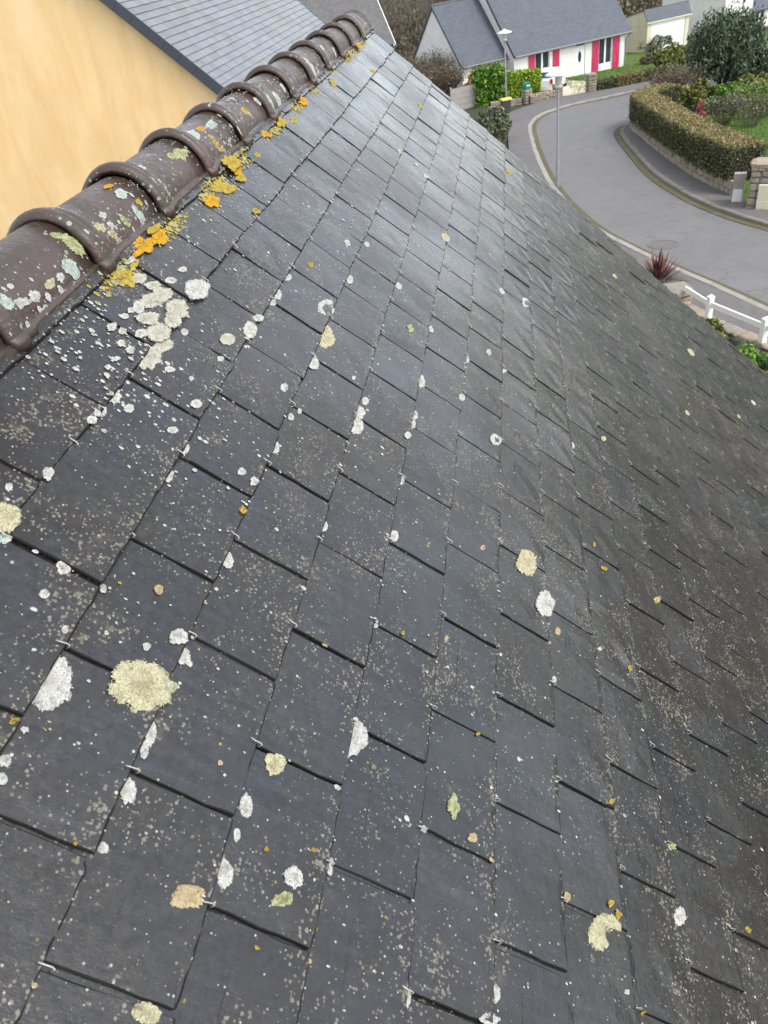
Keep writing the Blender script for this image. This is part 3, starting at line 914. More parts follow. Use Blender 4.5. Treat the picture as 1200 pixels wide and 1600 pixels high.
# ---------------- lichen
LICHEN = "0.281,-0.303,36.2,24,0.42,w;0.333,-0.406,41.1,35.3,2.51,c;0.42,-0.735,32.2,24.1,-0.37,w;0.32,-0.622,17.4,14,2.42,c;0.246,-0.598,14.7,9.4,0.22,w;0.198,-0.446,14.6,9.5,0.39,w;0.281,-0.442,17.1,7.8,0.38,w;0.255,-0.444,10.9,5.9,0.37,w;0.126,-0.446,6.3,5.5,0.55,w;0.155,-0.596,15.3,11.2,0.27,w;0.205,-0.597,8.7,4.5,0.28,w;0.184,-0.687,13.8,12,2.33,w;0.153,-0.679,13,8.8,2,m;0.111,-0.56,20.1,12.9,1.92,t;0.039,-0.591,11.4,9.1,1.79,t;-0.009,-0.555,14,9.4,1.76,c;0.17,-0.303,7.4,6,0.58,w;0.15,-0.311,6.5,5.3,0.62,w;0.213,-0.289,6.3,5.5,2.04,y;0.212,-0.305,4.3,3.9,2.03,w;0.109,-0.883,12.5,7.2,0.04,w;0.155,-1.032,11.5,7.8,-0.27,w;0.119,-1.017,15.8,7.2,1.89,w;0.316,-1.261,41.4,23.7,2.22,c;0.411,-1.461,22,11.8,2.4,w;0.369,-1.282,11.8,6.9,2.34,y;0.356,-1.297,12.4,7.3,2.43,y;0.396,-0.938,18.7,10.2,-0.1,m;0.359,-0.978,10.3,6.4,2.24,t;0.219,-0.737,11.2,5.1,0.18,w;1.107,-1.113,54.7,26.4,2.68,c;1.002,-1.163,46.6,22.4,2.76,w;1.535,-1.004,33.3,15.1,2.8,r;2.004,-1.03,42,19.1,2.93,r;1.58,-0.42,44.6,20.3,3.06,r;1.48,-0.447,32.7,14.8,3.06,c;1.446,-0.456,40.9,18.9,2.9,c;2.037,-0.397,21.1,9.6,3.05,w;2.137,-0.455,18.4,8.4,3.08,w;1.832,-0.448,24.5,11.1,0.03,w;2.019,-0.6,24.4,11.1,3.1,w;2.695,-0.727,39.9,18.1,3,c;1.749,-0.332,20.7,9.4,3.07,y;1.803,-0.671,20.6,9.4,2.93,m;1.567,-0.738,31.9,14.5,-0.13,w;1.899,-0.74,20,9.1,-0.05,w;1.88,-0.881,26.1,11.9,-0.08,w;2.027,-0.968,21.4,9.7,2.98,w;2.688,-1.144,45.6,20.7,2.94,r;2.609,-1.016,27.6,12.5,2.96,w;2.376,-0.884,23.3,10.6,3.02,w;1.242,-0.591,32.3,14.8,-0.07,w;1.187,-0.598,30,15.1,2.96,w;1.305,-0.6,17.7,8.2,-0.12,w;1.343,-0.735,25.2,11.5,0,w;1.39,-0.739,20.7,9.4,-0.06,w;1.276,-0.728,15.9,7.8,2.84,w;1.626,-0.876,20.1,9.1,2.95,w;1.103,-0.736,17,8.1,-0.13,w;0.916,-0.745,17.6,8,0.07,w;0.823,-0.59,15.5,7,0.11,w;1.312,-0.448,26.4,12.4,-0.07,w;0.949,-0.444,17.6,8.3,0.1,w;1.144,-0.41,16.7,8.9,2.91,w;1.055,-0.976,11.5,5.8,2.64,t;1.83,-1.324,24.6,11.2,2.75,w;1.494,-0.295,24.7,11.2,0.15,w;1.439,-0.296,18,8.2,0.1,w;1.602,-0.294,23.1,10.5,3.01,w;1.328,-0.287,19.4,8.9,2.81,w;0.817,-0.151,15.7,9.4,0.1,w;0.811,-0.181,11.7,7.5,2.93,w;0.77,-0.147,15.9,8.3,0.25,w;0.73,-0.146,10.4,7.1,2.96,w;0.751,-0.146,8.1,5,0.13,w;0.578,-0.146,11.7,7.9,0.2,w;0.603,-0.19,6.9,4.9,0.03,w;0.608,-0.251,9.4,5.9,0.2,w;0.603,-0.272,14.6,10.8,2.91,w;0.799,-0.294,15.2,9.7,-0.08,w;0.718,-0.295,14.3,9.4,-0.02,w;0.82,-0.262,11.5,6.8,2.68,w;0.922,-0.272,14.7,8.9,3.01,w;0.519,-0.117,7.2,4.9,0.27,w;0.501,-0.147,15.2,10.8,0.24,w;0.47,-0.141,27.4,13.9,0.43,c;0.444,-0.152,13.1,10.2,0.19,g;0.441,-0.239,10.4,8.7,2.88,w;0.389,-0.238,7,6.1,2.84,w;0.354,-0.284,5.8,4,0.34,w;0.446,-0.299,7.6,4.5,0.32,w;0.43,-0.424,14.1,11.5,2.74,w;0.408,-0.44,14,11.6,2.79,w;0.49,-0.368,8.4,6.5,-0.08,t;0.391,-0.389,6.3,5.3,-0.1,w;0.616,-0.446,16.3,9.5,0.13,w;0.733,-0.435,12.7,7.7,0.03,y;0.588,-0.29,5.6,4.2,-0.15,y;0.475,-0.189,7.4,5.4,0.22,m;0.824,-0.404,10.6,6.7,2.92,w;0.818,-0.432,11.8,7.2,-0.08,w;0.956,-0.443,12.6,7.1,-0.09,w;1.07,-0.449,12.9,5.9,0.08,w;0.971,-0.152,39.8,23.2,2.94,c;1.05,-0.14,35,19.3,3.11,c;1.032,-0.159,28.8,16.3,3.02,c;1.117,-0.145,31.2,16,0.05,c;1.176,-0.256,26.6,13.9,2.91,c;1.169,-0.298,40.9,21.6,2.99,r;1.263,-0.285,32.7,14.9,0.09,w;0.953,-0.121,11.1,6.6,3.03,w;0.956,-0.101,10.7,6.2,3.11,w;0.984,-0.069,13,7.4,-3.12,w;0.991,-0.088,11.1,6.3,3.12,w;0.873,-0.111,7.4,4.6,2.94,w;0.973,-0.197,12.9,6.8,2.72,w;1.276,-0.144,45.6,22.2,3.14,r;1.184,-0.043,22.9,11.8,3.04,c;1.176,-0.097,36,16.7,2.8,c;1.164,-0.138,38.9,20.1,2.92,c;1.13,-0.089,31.5,15.8,2.86,c;1.074,-0.108,29.9,15.4,2.83,c;1.188,-0.072,23.3,11.4,2.88,c;1.092,-0.08,20.9,10.6,0.1,w;1.019,-0.117,16.7,9,2.83,w;1.315,-0.094,14.6,6.8,2.92,w;1.246,-0.091,16.9,8.2,2.92,w;0.954,-0.12,10.1,6,3,w;1.038,-0.073,10.4,5.8,2.95,w;1.067,-0.074,10.8,5.9,2.95,w;1.112,-0.177,12.2,6.6,2.97,w;1.3,-0.001,40.4,19.6,3.1,o;1.377,-0.011,35.1,16.3,-3.13,o;1.381,0.007,22.1,10.1,-3.1,y;1.159,-0.021,32.8,16.8,2.97,y;1.132,-0.013,15.9,8.4,3.09,m;1.226,-0.014,16.5,8.2,-3.11,y;1.162,-0.004,21.4,9.7,0.2,m;1.215,-0.001,22.1,11,2.98,c;1.147,-0.01,20.7,10.7,2.97,y;2.917,-0.007,43.7,19.9,3.04,o;2.552,-0.009,42.4,19.3,-3.07,y;2.664,-0.035,25.6,11.6,3.06,y;2.36,-0.005,29.8,13.5,3.02,o;1.972,-0,48.8,22.2,3.07,y;1.981,-0.021,31.9,14.5,3.05,o;2.169,-0.031,20.7,9.4,0.2,y;1.945,-0.045,27.7,12.6,3.02,y;1.805,-0.023,33.4,15.2,2.91,y;1.701,-0.034,37.9,17.2,2.94,o;1.832,-0.04,38,17.3,3.01,y;1.809,-0.134,26.2,11.9,2.9,y;3.433,-0.037,36.7,16.7,-3.09,y;4.338,0.001,43,19.6,3.07,o;4.067,0.001,33,15,3.12,y;4.12,-0.133,40.8,18.6,3.13,y;4.229,-0.428,43.6,19.8,3.12,y;4.44,-1.057,48.4,22,2.95,y;3.209,-0.577,23.9,10.9,3.02,w;3.263,-0.518,18,8.2,3.04,w;3.243,-0.429,24.7,11.2,3.09,c;4.148,-1.873,42.8,19.5,2.81,c;3.921,-2.449,56.5,25.7,2.69,c;3.974,-3.017,41.5,18.8,2.61,w;2.923,-2.155,30.7,14,2.64,c;2.043,-1.496,20.8,9.4,2.7,c;0.571,-1.312,12.2,6.1,2.26,y;0.461,-1.67,13.2,6,2.14,y;0.553,-0.98,7.2,4.3,2.4,y;0.97,-1.432,14.2,6.4,2.4,y;0.55,-1.478,15.2,6.9,2.06,m;1.294,-1.394,18.4,8.4,2.38,y;1.315,-1.6,18.8,8.5,2.46,t;0.203,-0.641,4.8,3.9,2.18,y;0.228,-0.706,5.2,3.6,2.12,y;0.09,-0.66,4,3.4,0.22,y;0.138,-0.734,4.3,3.2,2.04,y;0.03,-0.529,4.2,2.8,0.47,t;0.014,-0.592,3.3,2.9,1.63,y;0.1,-0.734,4.1,3.1,1.98,t;0.116,-0.414,3.2,2.7,1.79,y;0.282,-0.544,3.9,3.4,2.49,t;0.678,-0.797,7.8,5,2.73,y;0.563,-0.652,8.3,5.8,-0.22,t;0.944,-1.203,13.4,6.6,2.69,t;0.344,-1.183,9.8,6.2,2.57,t;0.22,-1.334,7.2,3.3,1.97,y;0.589,-0.6,6.8,4.2,0,w;0.661,-0.74,6.2,4,2.64,w;0.334,-0.885,7.3,5.2,-0.27,w;0.977,-1.34,10.2,4.6,2.31,w;1.302,-1.592,14.9,6.8,2.46,y;1.372,-1.367,15.8,7.2,2.73,y;0.794,-1.181,11.7,6.2,2.5,w;3.492,-2.713,28.1,12.8,2.61,t;3.983,-3.032,28.7,13,2.63,w;0.238,-1.298,6.6,3.3,2.06,w;0.225,-0.738,5.9,4.5,-0.04,w;0.73,-0.897,7.1,4.2,-0.32,t;1.357,-0.552,9.8,4.6,2.95,w;0.985,-0.239,6.8,3.9,3.03,w;1.098,-0.265,10.6,5.8,2.95,w;1.106,-0.461,10,4.6,0.11,w"
TILE_LICHEN = "1.118,1.872,16.7,6.6,0,g;1.112,2.483,16.5,27.5,0,m;1.1,2.197,12.8,9.7,0,m;1.044,2.258,8.9,6.3,0,g;1.054,2.795,21.3,17.3,0,g;0.869,2.721,22.6,8.6,0,w;0.833,2.592,14.2,11.2,0,g;0.921,3.101,11.7,11,0,g;1.009,2.795,12.1,6.9,0,w;0.916,2.767,13.2,10.2,0,w;0.972,2.772,15.3,7.5,0,c;0.988,2.962,7.7,7.6,0,w;1.387,2.861,12.5,25.9,0,g;1.198,2.529,17.2,10.1,0,c;1.222,2.569,17.4,8.5,0,c;1.246,2.793,13.7,10.4,0,c;1.253,2.97,9.8,13.9,0,c;1.319,2.745,10.1,14.3,0,m;1.42,2.633,9.5,8.4,0,y;1.262,2.643,9.8,7.8,0,w;1.269,2.401,11.9,7,0,w;0.888,2.421,7.3,5,0,w;1.392,2.271,18.9,13.9,0,g;1.395,1.937,19,6.5,0,o;1.763,2.353,36.9,17.4,0,m;1.881,2.201,38.7,17.1,0,g;1.715,2.258,16.9,10.7,0,m;1.99,2.11,21.5,11.9,0,o;1.985,2.597,18.8,21.4,0,y;1.991,2.791,13.4,14.3,0,y;2.062,2.203,38.7,14.7,0,g;2.014,2.907,10.9,12,0,c;2.345,2.459,18.3,13.5,0,y;2.567,2.702,23,17.4,0,g;2.56,3.002,13.1,20.3,0,w;2.703,2.942,24,30.3,0,g;2.504,2.462,19.3,14.2,0,w;2.359,2.7,12.3,16.3,0,c;2.693,2.68,13.7,15.1,0,w;3.31,2.57,24.4,39.6,0,w;3.334,2.807,24.6,36.3,0,w;3.309,2.325,28.5,18,0,w;3.396,3.054,16.7,22.1,0,w;3.612,3.115,17.6,23.4,0,w;4.125,2.289,39.6,26.3,0,y;4.644,2.879,27.6,29.3,0,m;1.547,2.101,15.8,8,0,w;1.633,2.363,9.3,6.2,0,w;1.5,2.517,9.9,7.8,0,w;1.552,2.827,9,11.9,0,c;1.554,2.553,10.1,6,0,w;1.597,2.83,13.8,8.1,0,w;2.827,2.628,16,15.7,0,w;2.942,2.595,18.4,13,0,c;3.688,2.324,22.4,11.9,0,w;3.841,2.792,18.6,20.5,0,w;2.378,1.839,12.4,8.2,0,w;2.17,2.781,8.6,12.7,0,w;2.3,-3.07,9,13.3,0,w"
LN = {'w': 'white_lichen', 'c': 'cream_lichen', 't': 'tan_lichen', 'y': 'yellow_lichen', 'o': 'orange_lichen', 'm': 'lime_lichen', 'g': 'mint_lichen', 'r': 'white_lichen'}
def lichen_mesh(ra, rb, rng, ring=False, hgt=0.0022, lobes=0.10):
    n = 40 if ra > 0.009 else 20
    ra *= 1.14; rb *= 1.14
    th = np.linspace(0, 2 * np.pi, n, endpoint=False)
    R = np.ones(n)
    for q in range(2, 12):
        R += rng.normal(0, lobes / q) * np.cos(q * th + rng.uniform(0, 6.28))
    R *= 1 + rng.normal(0, 0.02, n)
    rings = [0.0, 0.35, 0.65, 0.85, 1.0]
    hts = [0.8, 0.9, 1.0, 0.7, -0.15]
    if ring: hts = [-0.3, -0.2, 0.8, 1.0, -0.1]
    mb = MB()
    mb.v.append((0, 0, hts[0] * hgt)); rim = [0.001]
    for r, h in zip(rings[1:], hts[1:]):
        jit = rng.normal(0, 0.38, n) if r < 1 else np.zeros(n)
        rj = 1 + (rng.normal(0, 0.05, n) if r < 1 else 0)
        for k in range(n):
            q = r * R[k] * (rj[k] if r < 1 else 1)
            mb.v.append((ra * q * math.cos(th[k]), rb * q * math.sin(th[k]), (h + jit[k]) * hgt)); rim.append(r)
    for k in range(n):
        k2 = (k + 1) % n
        mb.f.append((0, 1 + k, 1 + k2))
        for i in range(len(rings) - 2):
            a = 1 + i * n
            mb.f.append((a + k, a + n + k, a + n + k2, a + k2))
    me = mb.mesh('lichen', True)
    at_ = me.attributes.new('rim', 'FLOAT', 'POINT'); at_.data.foreach_set('value', rim)
    return me

def surf_z(y):
    """height of the slate face at roof coordinate y (lower edge of a course = 0)"""
    v = -y / EX
    fr = math.ceil(v) - v
    return -0.0066 * fr
LR = np.random.default_rng(5)
for tok in LICHEN.split(';'):
    x, y, a, b, an, k = tok.split(',')
    x, y, a, b, an = float(x), float(y), float(a) / 1000, float(b) / 1000, float(an)
    fluffy = k in 'yom'
    if k == 'y' and y < -0.12: a *= 0.72; b *= 0.72
    if k == 'c' and 0.7 < x < 1.35 and y > -0.4: a *= 1.25; b *= 1.25
    me = lichen_mesh(a, b, LR, k == 'r', 0.0008 + 0.022 * min(a, b) + (0.0012 if fluffy else 0), 0.30 if fluffy else 0.14)
    mk = 'w' if k == 'r' else k
    if k == 'c' and 0.7 < x < 1.35 and y > -0.4: mk = 'b'
    link(LN[k], me, M['l_' + mk], ROOF, (x, y, surf_z(y) + 0.0006 + (0.004 if y > -0.012 else 0)), (-0.02, 0, an))
for tok in TILE_LICHEN.split(';'):
    x, th, a, b, an, k = tok.split(',')
    x, th, a, b = float(x), float(th), float(a) / 1000, float(b) / 1000
    ft = (x - 0.781) % TP
    o = float(np.interp(ft, [0, .007, .016, .027, .042, .058, .08, .11], [.0095, .02, .0225, .0215, .013, .013, .0035, 0]))
    rr = A0 + o; hh = H0 + o
    p = (x, Y_AP + rr * math.cos(th) * (1 - 0.05 * math.sin(th) ** 2), ZF + hh * math.sin(th))
    me = lichen_mesh(a, b, LR, False, 0.0008 + (0.0016 if k in 'm' else 0), 0.26)
    # bend the patch round the arch so that it hugs the tile
    for q in me.vertices:
        t2 = th + q.co.y / 0.1
        q.co = (q.co.x, (rr + q.co.z) * math.cos(t2) * (1 - 0.05 * math.sin(t2) ** 2) - rr * math.cos(th) * (1 - 0.05 * math.sin(th) ** 2),
                (hh + q.co.z) * math.sin(t2) - hh * math.sin(th))
    o_ = link(LN[k], me, M['l_' + k], ROOF, world_to_roof(p), (-PITCH, 0, 0))

# small crumbs of lichen all over the slates and the joints: nobody could count them
def crumbs(n, name, mats, rng, sizes, where):
    mb = MB()
    for i in range(n):
        x, y = where(rng)
        q = px(roof_to_world(x, y, 0))
        if q is None or not (-30 < q[0] < 1230 and -30 < q[1] < 1630) or x > x1 - 0.004: continue
        r = rng.lognormal(*sizes)
        r = min(r, 0.0065)
        k = 6; ph = rng.uniform(0, 6.28); z = surf_z(y) + 0.0009
        el = rng.uniform(0.55, 1.0)
        vs = [(x + r * el * math.cos(ph + 1.047 * j) * rng.uniform(.75, 1.2), y + r * math.sin(ph + 1.047 * j) * rng.uniform(.75, 1.2), z - 0.0006) for j in range(k)] + [(x, y, z + r * 0.12)]
        mb.add(vs, [(j, (j + 1) % k, k) for j in range(k)])
    o = mb.build(name, mats, ROOF, True)
    tag(o, kind='stuff')
def everywhere(rng):
    return rng.uniform(-0.3, x1), -rng.uniform(-0.05, 25) * EX
def in_joints(rng):
    v = int(rng.integers(0, 25)); par = 0.0 if v % 2 else 0.5
    if rng.random() < 0.62:
        return rng.uniform(-0.3, x1), -v * EX + rng.normal(0.001, 0.0045)
    u = rng.integers(-1, 22) + 0.5 - par
    return u * W + W / 2 + rng.normal(0, 0.004), -(v - rng.random()) * EX
def upper(rng):
    return rng.uniform(0.3, 3.4) ** 1.0, -abs(rng.normal(0, 2.6)) * EX
def cluster(rng):
    return rng.normal(0.92, 0.12), -abs(rng.normal(0.9, 0.8)) * EX
CRN = np.random.default_rng(11)
crumbs(4200, 'white_lichen_crumbs', M['l_w'], CRN, (-6.55, 0.45), everywhere)
crumbs(3600, 'joint_lichen_crumbs', M['l_w'], CRN, (-6.25, 0.5), in_joints)
crumbs(1000, 'ridge_lichen_crumbs', M['l_w'], CRN, (-6.1, 0.5), upper)
crumbs(200, 'cluster_lichen_crumbs', M['l_w'], CRN, (-5.75, 0.45), cluster)
crumbs(900, 'yellow_lichen_crumbs', M['l_y'], CRN, (-6.5, 0.4), everywhere)
crumbs(800, 'tan_lichen_crumbs', M['l_t'], CRN, (-6.2, 0.45), in_joints)
FOOT = [1.12, 1.18, 1.42, 1.50, 1.74, 1.78, 1.84, 2.05, 2.12, 2.4, 2.47, 2.8, 2.86, 3.15, 3.5, 3.6, 3.85, 4.0, 4.2, 4.45, 4.6]
def foot(rng):
    k = FOOT[rng.integers(len(FOOT))]
    return rng.normal(k, 0.035), rng.normal(-0.010, 0.011)
crumbs(900, 'ridge_foot_moss', M['l_y'], CRN, (-5.6, 0.4), foot)
crumbs(700, 'ridge_foot_crumbs', M['l_m'], CRN, (-5.7, 0.4), foot)

# crust of small lichens on the ridge tiles
mb = MB(); mbc = MB()
for i in range(2600):
    X = CRN.uniform(0.45, x1); th = math.pi - abs(CRN.normal(0.25, 0.75)) if CRN.random() < 0.75 else CRN.uniform(0.9, 3.0)
    if th < 0.7 or th > 3.05: continue
    if math.sin(X * 9.0 + 2 * math.sin(th * 3)) * 0.5 + CRN.random() < 0.42: continue
    ft = (X - 0.781) % TP
    o = float(np.interp(ft, [0, .007, .016, .027, .042, .058, .08, .11], [.0095, .02, .0225, .0215, .013, .013, .0035, 0]))
    r = min(CRN.lognormal(-6.1, 0.55), 0.009); ph = CRN.uniform(0, 6.28); el = CRN.uniform(.6, 1)
    vs = []
    for j in range(8):
        dx = r * el * math.cos(ph + .785 * j) * CRN.uniform(.75, 1.2); dt = r * math.sin(ph + .785 * j) * CRN.uniform(.75, 1.2) / 0.1
        t2 = th + dt
        vs.append((dx, t2, 0.0004))
    vs.append((0, th, 0.0016))
    def pt(q):
        rr, hh = A0 + o + q[2], H0 + o + q[2]
        return world_to_roof((X + q[0], Y_AP + rr * math.cos(q[1]) * (1 - 0.05 * math.sin(q[1]) ** 2), ZF + hh * math.sin(q[1])))
    # the camera side of the arch is the one with the smaller y
    (mb if CRN.random() < 0.7 else mbc).add([pt(q) for q in vs], [(j, (j + 1) % 8, 8) for j in range(8)])
tag(mb.build('tile_lichen_crumbs', M['l_w'], ROOF, True), kind='stuff')
tag(mbc.build('tile_mint_crumbs', M['l_g'], ROOF, True), kind='stuff')

# ------------------------------------------------------------------ yellow house behind the ridge
def neat_slate_material():
    t = NT('neat_pale_slate'); p = t.pos(); o = t.obj()
    rnd = t.n('ObjectInfo').outputs['Random']
    tone = t.n('Attribute', {'attribute_name': 'tone'}).outputs['Fac']
    k = t.math('FRACT', t.math('ADD', rnd, tone))
    n = t.noise(p, 2.2, 5, 0.6); f = t.noise(p, 45, 4, 0.6)
    col = t.mix(k, (0.108, 0.116, 0.124), (0.165, 0.172, 0.176))
    col = t.mix(t.math('MULTIPLY', f, 0.3), col, (0.105, 0.113, 0.122))
    # band of green algae running down beside the verge
    col = t.mix(t.ramp(t.noise(t.mapping(p, (1.6, 0.35, 0.35)), 1.0, 4, 0.6), [(0.50, 0.0), (0.66, 0.55)]), col, (0.125, 0.13, 0.095))
    return t.fin(col, t.math('ADD', 0.30, t.math('MULTIPLY', n, 0.2)), t.bump(f, 0.3, 0.002), 0.5)
M['neat_slate'] = neat_slate_material()

YP = math.radians(44.2)
YX0, YX1 = 13.0, 21.65
YA = (5.157, 0.171)              # a point (y, z) of the slate face at the verge
YTOP, YBOT = 9.4, 2.7            # ridge and eaves in y
def yz(y, o=0.0):                # height of the slate face at y, o metres above it
    return YA[1] + (y - YA[0]) * math.tan(YP) + o / math.cos(YP)
YH = empty('yellow_house', (YX0 + 0.14, YTOP, zg(YX0)))
tag(YH, 'house with yellow rendered gable and neat pale slate roof behind the ridge tiles', 'house')
hx, hy, hz = YH.location
mb = MB()
yb2 = 2 * YTOP - YBOT
mb.prism([(YBOT + 0.3 - hy, -0.3), (yb2 - 0.3 - hy, -0.3), (yb2 - 0.3 - hy, yz(YBOT + 0.3) - 0.06 - hz), (0, yz(YTOP) - 0.06 - hz), (YBOT + 0.3 - hy, yz(YBOT + 0.3) - 0.06 - hz)], 'x', 0.0, YX1 - 0.1 - hx)
mb.build('wall', M['yellow_render'], YH)
# roof deck in a frame whose x runs along the ridge, y up the slope
sl_len = (YTOP - YBOT) / math.cos(YP)
mb = MB()
mb.box((0.02, 0.02, -0.05), (YX1 - YX0 - 0.02, sl_len, -0.016))
YR = mb.build('roof', M['verge_slate'], YH)
YR.location = (YX0 - hx, YBOT - hy, yz(YBOT) - hz)
YR.rotation_euler = (YP, 0, 0)
mb = MB()
bt = Matrix.Rotation(-2 * YP, 4, 'X')
ap = Vector((0, sl_len, 0))
for (ya, yb, za, zb) in ((0, sl_len, -0.05, 0.0),):
    vs = []
    for X in (0.0, YX1 - YX0):
        for yy, zz in ((ya, za), (yb, za), (yb, zb), (ya, zb)):
            vs.append(tuple(ap + bt @ Vector((X, yy, zz))))
    mb.add(vs, [(0, 1, 2, 3), (7, 6, 5, 4), (0, 4, 5, 1), (1, 5, 6, 2), (2, 6, 7, 3), (3, 7, 4, 0)])
mb.build('back_slope', M['far_slate'], YR)
# slates, courses 13 cm apart
YE, YW = 0.1295, 0.222
mb = MB(); mb.box((0.0016, 0, -0.0085), (YW - 0.0016, YE * 2.0, 0.0)); YS = mb.mesh('slate'); YS.materials.append(M['neat_slate']); YS.materials.append(M['slate_edge']); YS.polygons[2].material_index = 1  # lower edge face coloured dark: painted shade that draws the course lines
YRNG = np.random.default_rng(3)
# slope position of point A measured from the eaves
ysl = []
rows = int(sl_len / YE)
for r in range(rows):
    off = (r % 2) * YW / 2
    X = -off
    while X < YX1 - YX0 - 0.03:
        x0_, x1_ = max(X, 0.0), min(X + YW, YX1 - YX0)
        wy = YBOT + r * YE * math.cos(YP); wz = yz(wy)
        q = px((YX0 + (x0_ + x1_) / 2, wy, wz))
        vis = q is not None and -20 < q[0] < 560 and -30 < q[1] < 190
        dist = np.linalg.norm(np.array((YX0 + x0_, wy, wz)) - CP)
        # hidden behind our own ridge?
        if vis:
            rp = (0, Y_AP, Z_AP + 0.02)
            d_ = np.array((YX0 + x0_, wy, wz)) - CP
            tt = (Y_AP - CP[1]) / d_[1]
            zz = CP[2] + tt * d_[2]
            if zz < 0.06 and CP[0] + tt * d_[0] < x1: vis = False
        ysl.append(((0, dist) if vis else (1, dist), x0_, x1_, r))
        X += YW
ysl.sort()
rv, rf, rt = [], [], []
for i, ((hid, dist), x0_, x1_, r) in enumerate(ysl):
    sx = (x1_ - x0_) / YW
    loc = (x0_, r * YE + YRNG.normal(0, 0.0012), 0.001 + YRNG.normal(0, 0.0006)); rot = (-math.atan(0.0090 / YE), YRNG.normal(0, 0.004), YRNG.normal(0, 0.003))
    if i < 300 and not hid:
        link('slate', YS, None, YR, loc, rot, (sx, 1, 1))
    else:
        R = Matrix.LocRotScale(Vector(loc), __import__('mathutils').Euler(rot), Vector((sx, 1, 1)))
        n0 = len(rv)
        rv += [tuple(R @ q.co) for q in YS.vertices]; rf += [tuple(n0 + k for k in p.vertices) for p in YS.polygons]; rt += [float(YRNG.random())] * 8
me = bpy.data.meshes.new('slate_rest'); me.from_pydata(rv, [], rf); me.update()
at = me.attributes.new('tone', 'FLOAT', 'POINT'); at.data.foreach_set('value', rt)
me.materials.append(M['neat_slate']); me.materials.append(M['slate_edge']); me.polygons.foreach_set('material_index', [1 if i % 6 == 2 else 0 for i in range(len(rf))])
tag(link('farther_slates', me, None, YR), kind='stuff')
# dark verge slates hung on the gable edge, one by one
VL = 0.283
mb = MB(); mb.box((-0.012, 0.002, -0.155), (0.006, VL - 0.002, 0.006)); VS = mb.mesh('verge_slate'); VS.materials.append(M['verge_slate'])
for k in range(int(sl_len / VL)):
    link('verge_slate', VS, None, YR, (-0.004 - 0.002 * (k % 2), k * VL, 0.0), (0, 0, YRNG.normal(0, 0.002)))
mb = MB(); mb.box((YX1 - YX0 + 0.002, 0, -0.15), (YX1 - YX0 + 0.014, sl_len, 0.004)); mb.build('far_verge', M['verge_slate'], YR)

# ------------------------------------------------------------------ generic gable house pieces (local x = along the front, y = away from the road, z up)
def wall_holes(mb, x0, x1, z0, z1, holes, y=0.0, depth=0.14):
    """front wall sheet with openings and their reveals"""
    xs = sorted({x0, x1, *[h[0] for h in holes], *[h[1] for h in holes]})
    zs = sorted({z0, z1, *[h[2] for h in holes], *[h[3] for h in holes]})
    for i in range(len(xs) - 1):
        for j in range(len(zs) - 1):
            cx, cz = (xs[i] + xs[i + 1]) / 2, (zs[j] + zs[j + 1]) / 2
            if any(h[0] < cx < h[1] and h[2] < cz < h[3] for h in holes): continue
            mb.poly([(xs[i], y, zs[j]), (xs[i + 1], y, zs[j]), (xs[i + 1], y, zs[j + 1]), (xs[i], y, zs[j + 1])])
    for a, b, c, d in holes:
        mb.poly([(a, y, c), (a, y, d), (a, y + depth, d), (a, y + depth, c)])
        mb.poly([(b, y, d), (b, y, c), (b, y + depth, c), (b, y + depth, d)])
        mb.poly([(a, y, d), (b, y, d), (b, y + depth, d), (a, y + depth, d)])
        mb.poly([(a, y, c), (a, y + depth, c), (b, y + depth, c), (b, y, c)])
        mb.poly([(a, y + depth, c), (a, y + depth, d), (b, y + depth, d), (b, y + depth, c)])

def gable_walls(mb, x0, x1, y0, y1, ze, pitch, base=-0.6, holes=()):
    zt = ze + (y1 - y0) / 2 * math.tan(pitch); ym = (y0 + y1) / 2
    wall_holes(mb, x0, x1, base, ze, holes, y0)
    for x in (x0, x1):
        mb.poly([(x, y0, base), (x, y1, base), (x, y1, ze), (x, ym, zt), (x, y0, ze)])
    mb.poly([(x0, y1, base), (x1, y1, base), (x1, y1, ze), (x0, y1, ze)])

def slope(name, mat, parent, x0, x1, ye, zee, length_, pitch, back=False, th=0.09):
    """one roof slope as a slab, frame x along the eaves, y up the slope"""
    mb = MB(); mb.box((x0, 0, -th), (x1, length_, 0.0))
    o = mb.build(name, mat, parent)
    if not back:
        o.location = (0, ye, zee); o.rotation_euler = (pitch, 0, 0)
    else:
        o.location = (x0 + x1, ye, zee); o.rotation_euler = (pitch, 0, math.pi)
    return o

def casement(parent, x0, x1, z0, z1, y=0.09, leaves=2, door=False):
    fr = MB(); t = 0.055
    fr.box((x0, y - 0.03, z0), (x0 + t, y + 0.03, z1)); fr.box((x1 - t, y - 0.03, z0), (x1, y + 0.03, z1))
    fr.box((x0 + t, y - 0.03, z1 - t), (x1 - t, y + 0.03, z1)); fr.box((x0 + t, y - 0.03, z0), (x1 - t, y + 0.03, z0 + (0.42 if door else t)))
    for k in range(1, leaves):
        xm = x0 + (x1 - x0) * k / leaves
        fr.box((xm - 0.07, y - 0.035, z0 + (0.42 if door else t)), (xm + 0.07, y + 0.028, z1 - t))
    o = fr.build('window', M['white_paint'], parent)
    for k in range(leaves):
        a = x0 + (x1 - x0) * k / leaves + 0.06; b = x0 + (x1 - x0) * (k + 1) / leaves - 0.06
        p = MB(); p.box((a, y - 0.012, z0 + (0.40 if door else 0.05)), (b, y, z1 - 0.05)); p.build('pane', M['glass'], o)
    if not door:
        s = MB(); s.box((x0 - 0.06, -0.05, z0 - 0.06), (x1 + 0.06, 0.10, z0 - 0.003)); s.build('sill', M['white_paint'], o)
    return o

